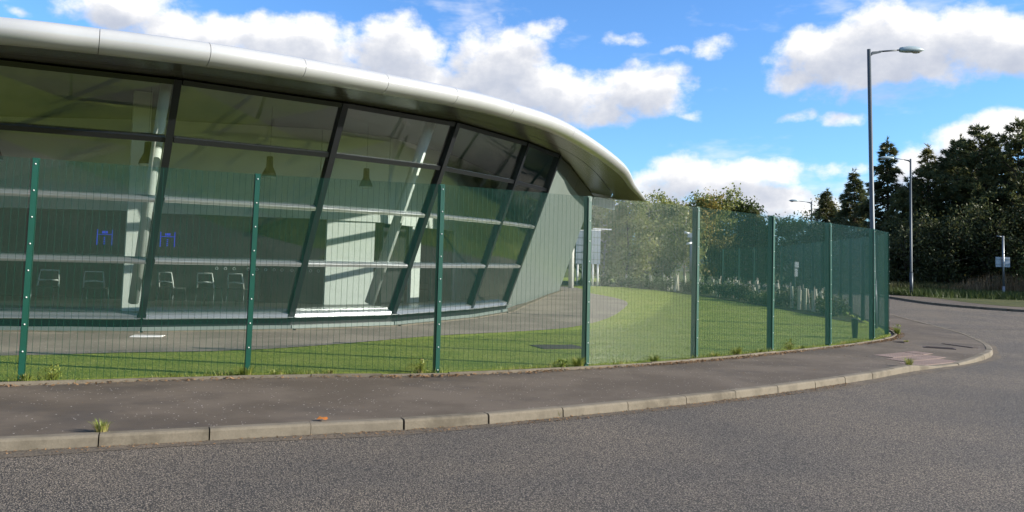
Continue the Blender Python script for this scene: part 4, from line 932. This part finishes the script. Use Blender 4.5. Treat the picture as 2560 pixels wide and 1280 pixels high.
# leaf litter: brown scraps along the fence foot and the kerb channel
def scraps(name, L, n, off0, off1, size, z, label):
    L = np.asarray(L); i = r.integers(0, len(L) - 1, n); t = r.random(n)[:, None]; p_ = L[i] + (L[i + 1] - L[i]) * t; d = L[i + 1] - L[i]; d /= np.hypot(d[:, 0], d[:, 1])[:, None]; nn = np.c_[d[:, 1], -d[:, 0]]
    clump = .5 + .5 * np.sin(p_[:, 0] * 2.1 + 3 * np.sin(p_[:, 0] * .9)); keep = r.random(n) < .25 + .75 * clump
    p_ = p_ + nn * (off0 + (off1 - off0) * r.random(n) ** 1.6)[:, None]; p_ = p_[keep]; m_ = len(p_)
    c = np.c_[p_, g(p_[:, 1]) + z + r.uniform(0, .012, m_)]; a = r.uniform(0, 6.28, m_); s = size * r.uniform(.4, 1.2, m_)[:, None]
    e1 = np.c_[np.cos(a), np.sin(a), r.normal(0, .35, m_)] * s; e2 = np.c_[-np.sin(a), np.cos(a), r.normal(0, .35, m_)] * s * .5
    v = np.stack([c - e1, c + e2, c + e1, c - e2], 1).reshape(-1, 3); o = link(name, mesh(name, v, np.arange(m_ * 4).reshape(-1, 4)), M_LITTER); tag(o, label, 'leaf litter', None, 'stuff')
scraps('leaf_litter', FEDGE[12:72], 9000, .04, .24, .020, .006, 'brown leaf litter along the foot of the fence')
scraps('leaf_litter', np.array(KERB)[:26], 5200, .13, .30, .014, -.098, 'brown leaf scraps in the road channel along the kerb')
scraps('leaf_litter', np.array(KERB)[:40], 500, -1.6, .0, .010, .002, 'sparse specks and scraps scattered over the footway')
# weeds along the fence foot: fringe plus single tufts
i = r.integers(20, 68, 7000); t = r.random(7000)[:, None]; p_ = FLINE[i] + (FLINE[i + 1] - FLINE[i]) * t + fn_[i] * r.uniform(-.04, .10, 7000)[:, None]
cl = np.sin(p_[:, 0] * 1.7 + 1) + np.sin(p_[:, 0] * 4.3) + r.normal(0, .4, 7000); p_ = p_[cl > .2]
blades('fence_foot_grass', p_[:, 0], p_[:, 1], g(p_[:, 1]), r.uniform(.03, .11, len(p_)), r.uniform(.006, .014, len(p_)), M_TUFT, r, .6, label='fringe of unmown grass along the fence foot', cat='grass')
def tuft(x, y, z, H_, n, wd, label, m=None, spread=.05, leafy=False):
    a = r.uniform(0, 6.28, n); k = r.random(n) ** .5 * spread; X = np.cos(a) * k; Y = np.sin(a) * k
    root = empty('weed_tuft', (x, y, z)); tag(root, label, 'weed', 'weed tufts along fence and kerb')
    base = np.c_[X, Y, np.zeros(n)]; out = np.c_[np.cos(a), np.sin(a), np.zeros(n)]; h_ = H_ * r.uniform(.5, 1.1, n); q_ = r.uniform(.1, .9, n) * h_
    mid = base + out * (q_ * .35)[:, None] + np.c_[0 * X, 0 * X, h_ * .62]; tip = base + out * (q_ * 1.0)[:, None] + np.c_[0 * X, 0 * X, h_ * .98]
    sd_ = np.c_[-np.sin(a), np.cos(a), np.zeros(n)] * wd; v = np.stack([base - sd_, base + sd_, mid + sd_ * .8, mid - sd_ * .8, tip], 1).reshape(-1, 3); o5 = np.arange(n)[:, None] * 5
    f = np.concatenate([o5 + np.array([0, 1, 2]), o5 + np.array([0, 2, 3]), o5 + np.array([3, 2, 4])]); o = link('blades', mesh('blades', v, f), m or M_TUFT, root)
    if leafy:
        c = np.c_[r.normal(0, .04, 60), r.normal(0, .04, 60), r.uniform(.05, 1.0, 60) * H_ * 1.3]; v, f = leaves(c, .022, r); link('leaves', mesh('leaves', v, f), m or M_TUFT, root)
def fpt(i, t, o): a, b = FPa[NFIRST + i], FPa[NFIRST + i + 1]; p = a + (b - a) * t; n = nout[NFIRST + i]; return float(p[0] + n[0] * o), float(p[1] + n[1] * o)
for (i, t, o, H_, n_, lb, lf) in [(0, .02, .05, .13, 60, 'grass tuft at the base of the leftmost fence post', False), (0, .13, .06, .15, 40, 'leafy weed just right of the leftmost fence post', True), (0, .99, .07, .14, 90, 'grass tuft at the base of the second fence post', False),
        (1, .14, .08, .09, 50, 'spreading weed right of the second fence post', False), (1, .42, .08, .09, 40, 'low dandelion rosette midway between second and third posts', False), (1, .90, .06, .17, 40, 'tall thin weed left of the third fence post', True),
        (2, .80, .07, .10, 30, 'thin weed left of the fourth fence post', True), (2, .92, .08, .17, 130, 'dense pale grass tuft at the fourth fence post', False), (3, .56, .08, .13, 80, 'grass tuft midway between fourth and fifth posts', False),
        (4, .18, .08, .10, 60, 'flat weed right of the fifth fence post', False), (4, .46, .08, .17, 100, 'upright grass tuft between fifth and sixth posts', False), (4, .78, .07, .09, 40, 'low weed left of the sixth fence post', False),
        (5, .22, .07, .17, 50, 'seedy weed right of the sixth fence post', True), (5, .42, .08, .08, 50, 'creeping weed between sixth and seventh posts', False)]:
    x, y = fpt(i, t, o); tuft(x, y, gz(y) + .01, H_, int(n_ * 1.5), .004, lb, leafy=lf, spread=.07 if n_ > 45 else .04)
for (x, y, z, H_, n_, lb) in [(-3.47, 7.19, .0, .10, 80, 'grass tuft growing on the kerb joint at the left'), (6.93, 14.36, -.02, .16, 70, 'leafy weed growing at the start of the dropped kerb'), (.56, 9.02, -.08, .07, 20, 'tiny weed in a kerb joint facing the road'), (10.05, 21.45, .02, .20, 130, 'ivy-like weed clump at the fence corner'), (9.2, 19.2, .01, .05, 50, 'moss clump round the small access cover')]:
    tuft(x, y, z, H_, int(n_ * 1.6), .0032, lb, leafy=n_ > 100)
# fallen orange leaf on the kerb
me = mesh('fallen_leaf', [(0, 0, .004), (.05, .03, .02), (.11, .01, .012), (.06, -.035, .018), (.02, .05, .025), (.09, .055, .02), (.1, -.05, .01)], [(0, 1, 2), (0, 2, 3), (0, 4, 1), (1, 5, 2), (3, 2, 6)])
o = link('fallen_leaf', me, M_ORANGE, loc=(-1.80, 7.93, .008)); tag(o, 'orange fallen leaf lying on the footway beside a kerb joint', 'leaf')
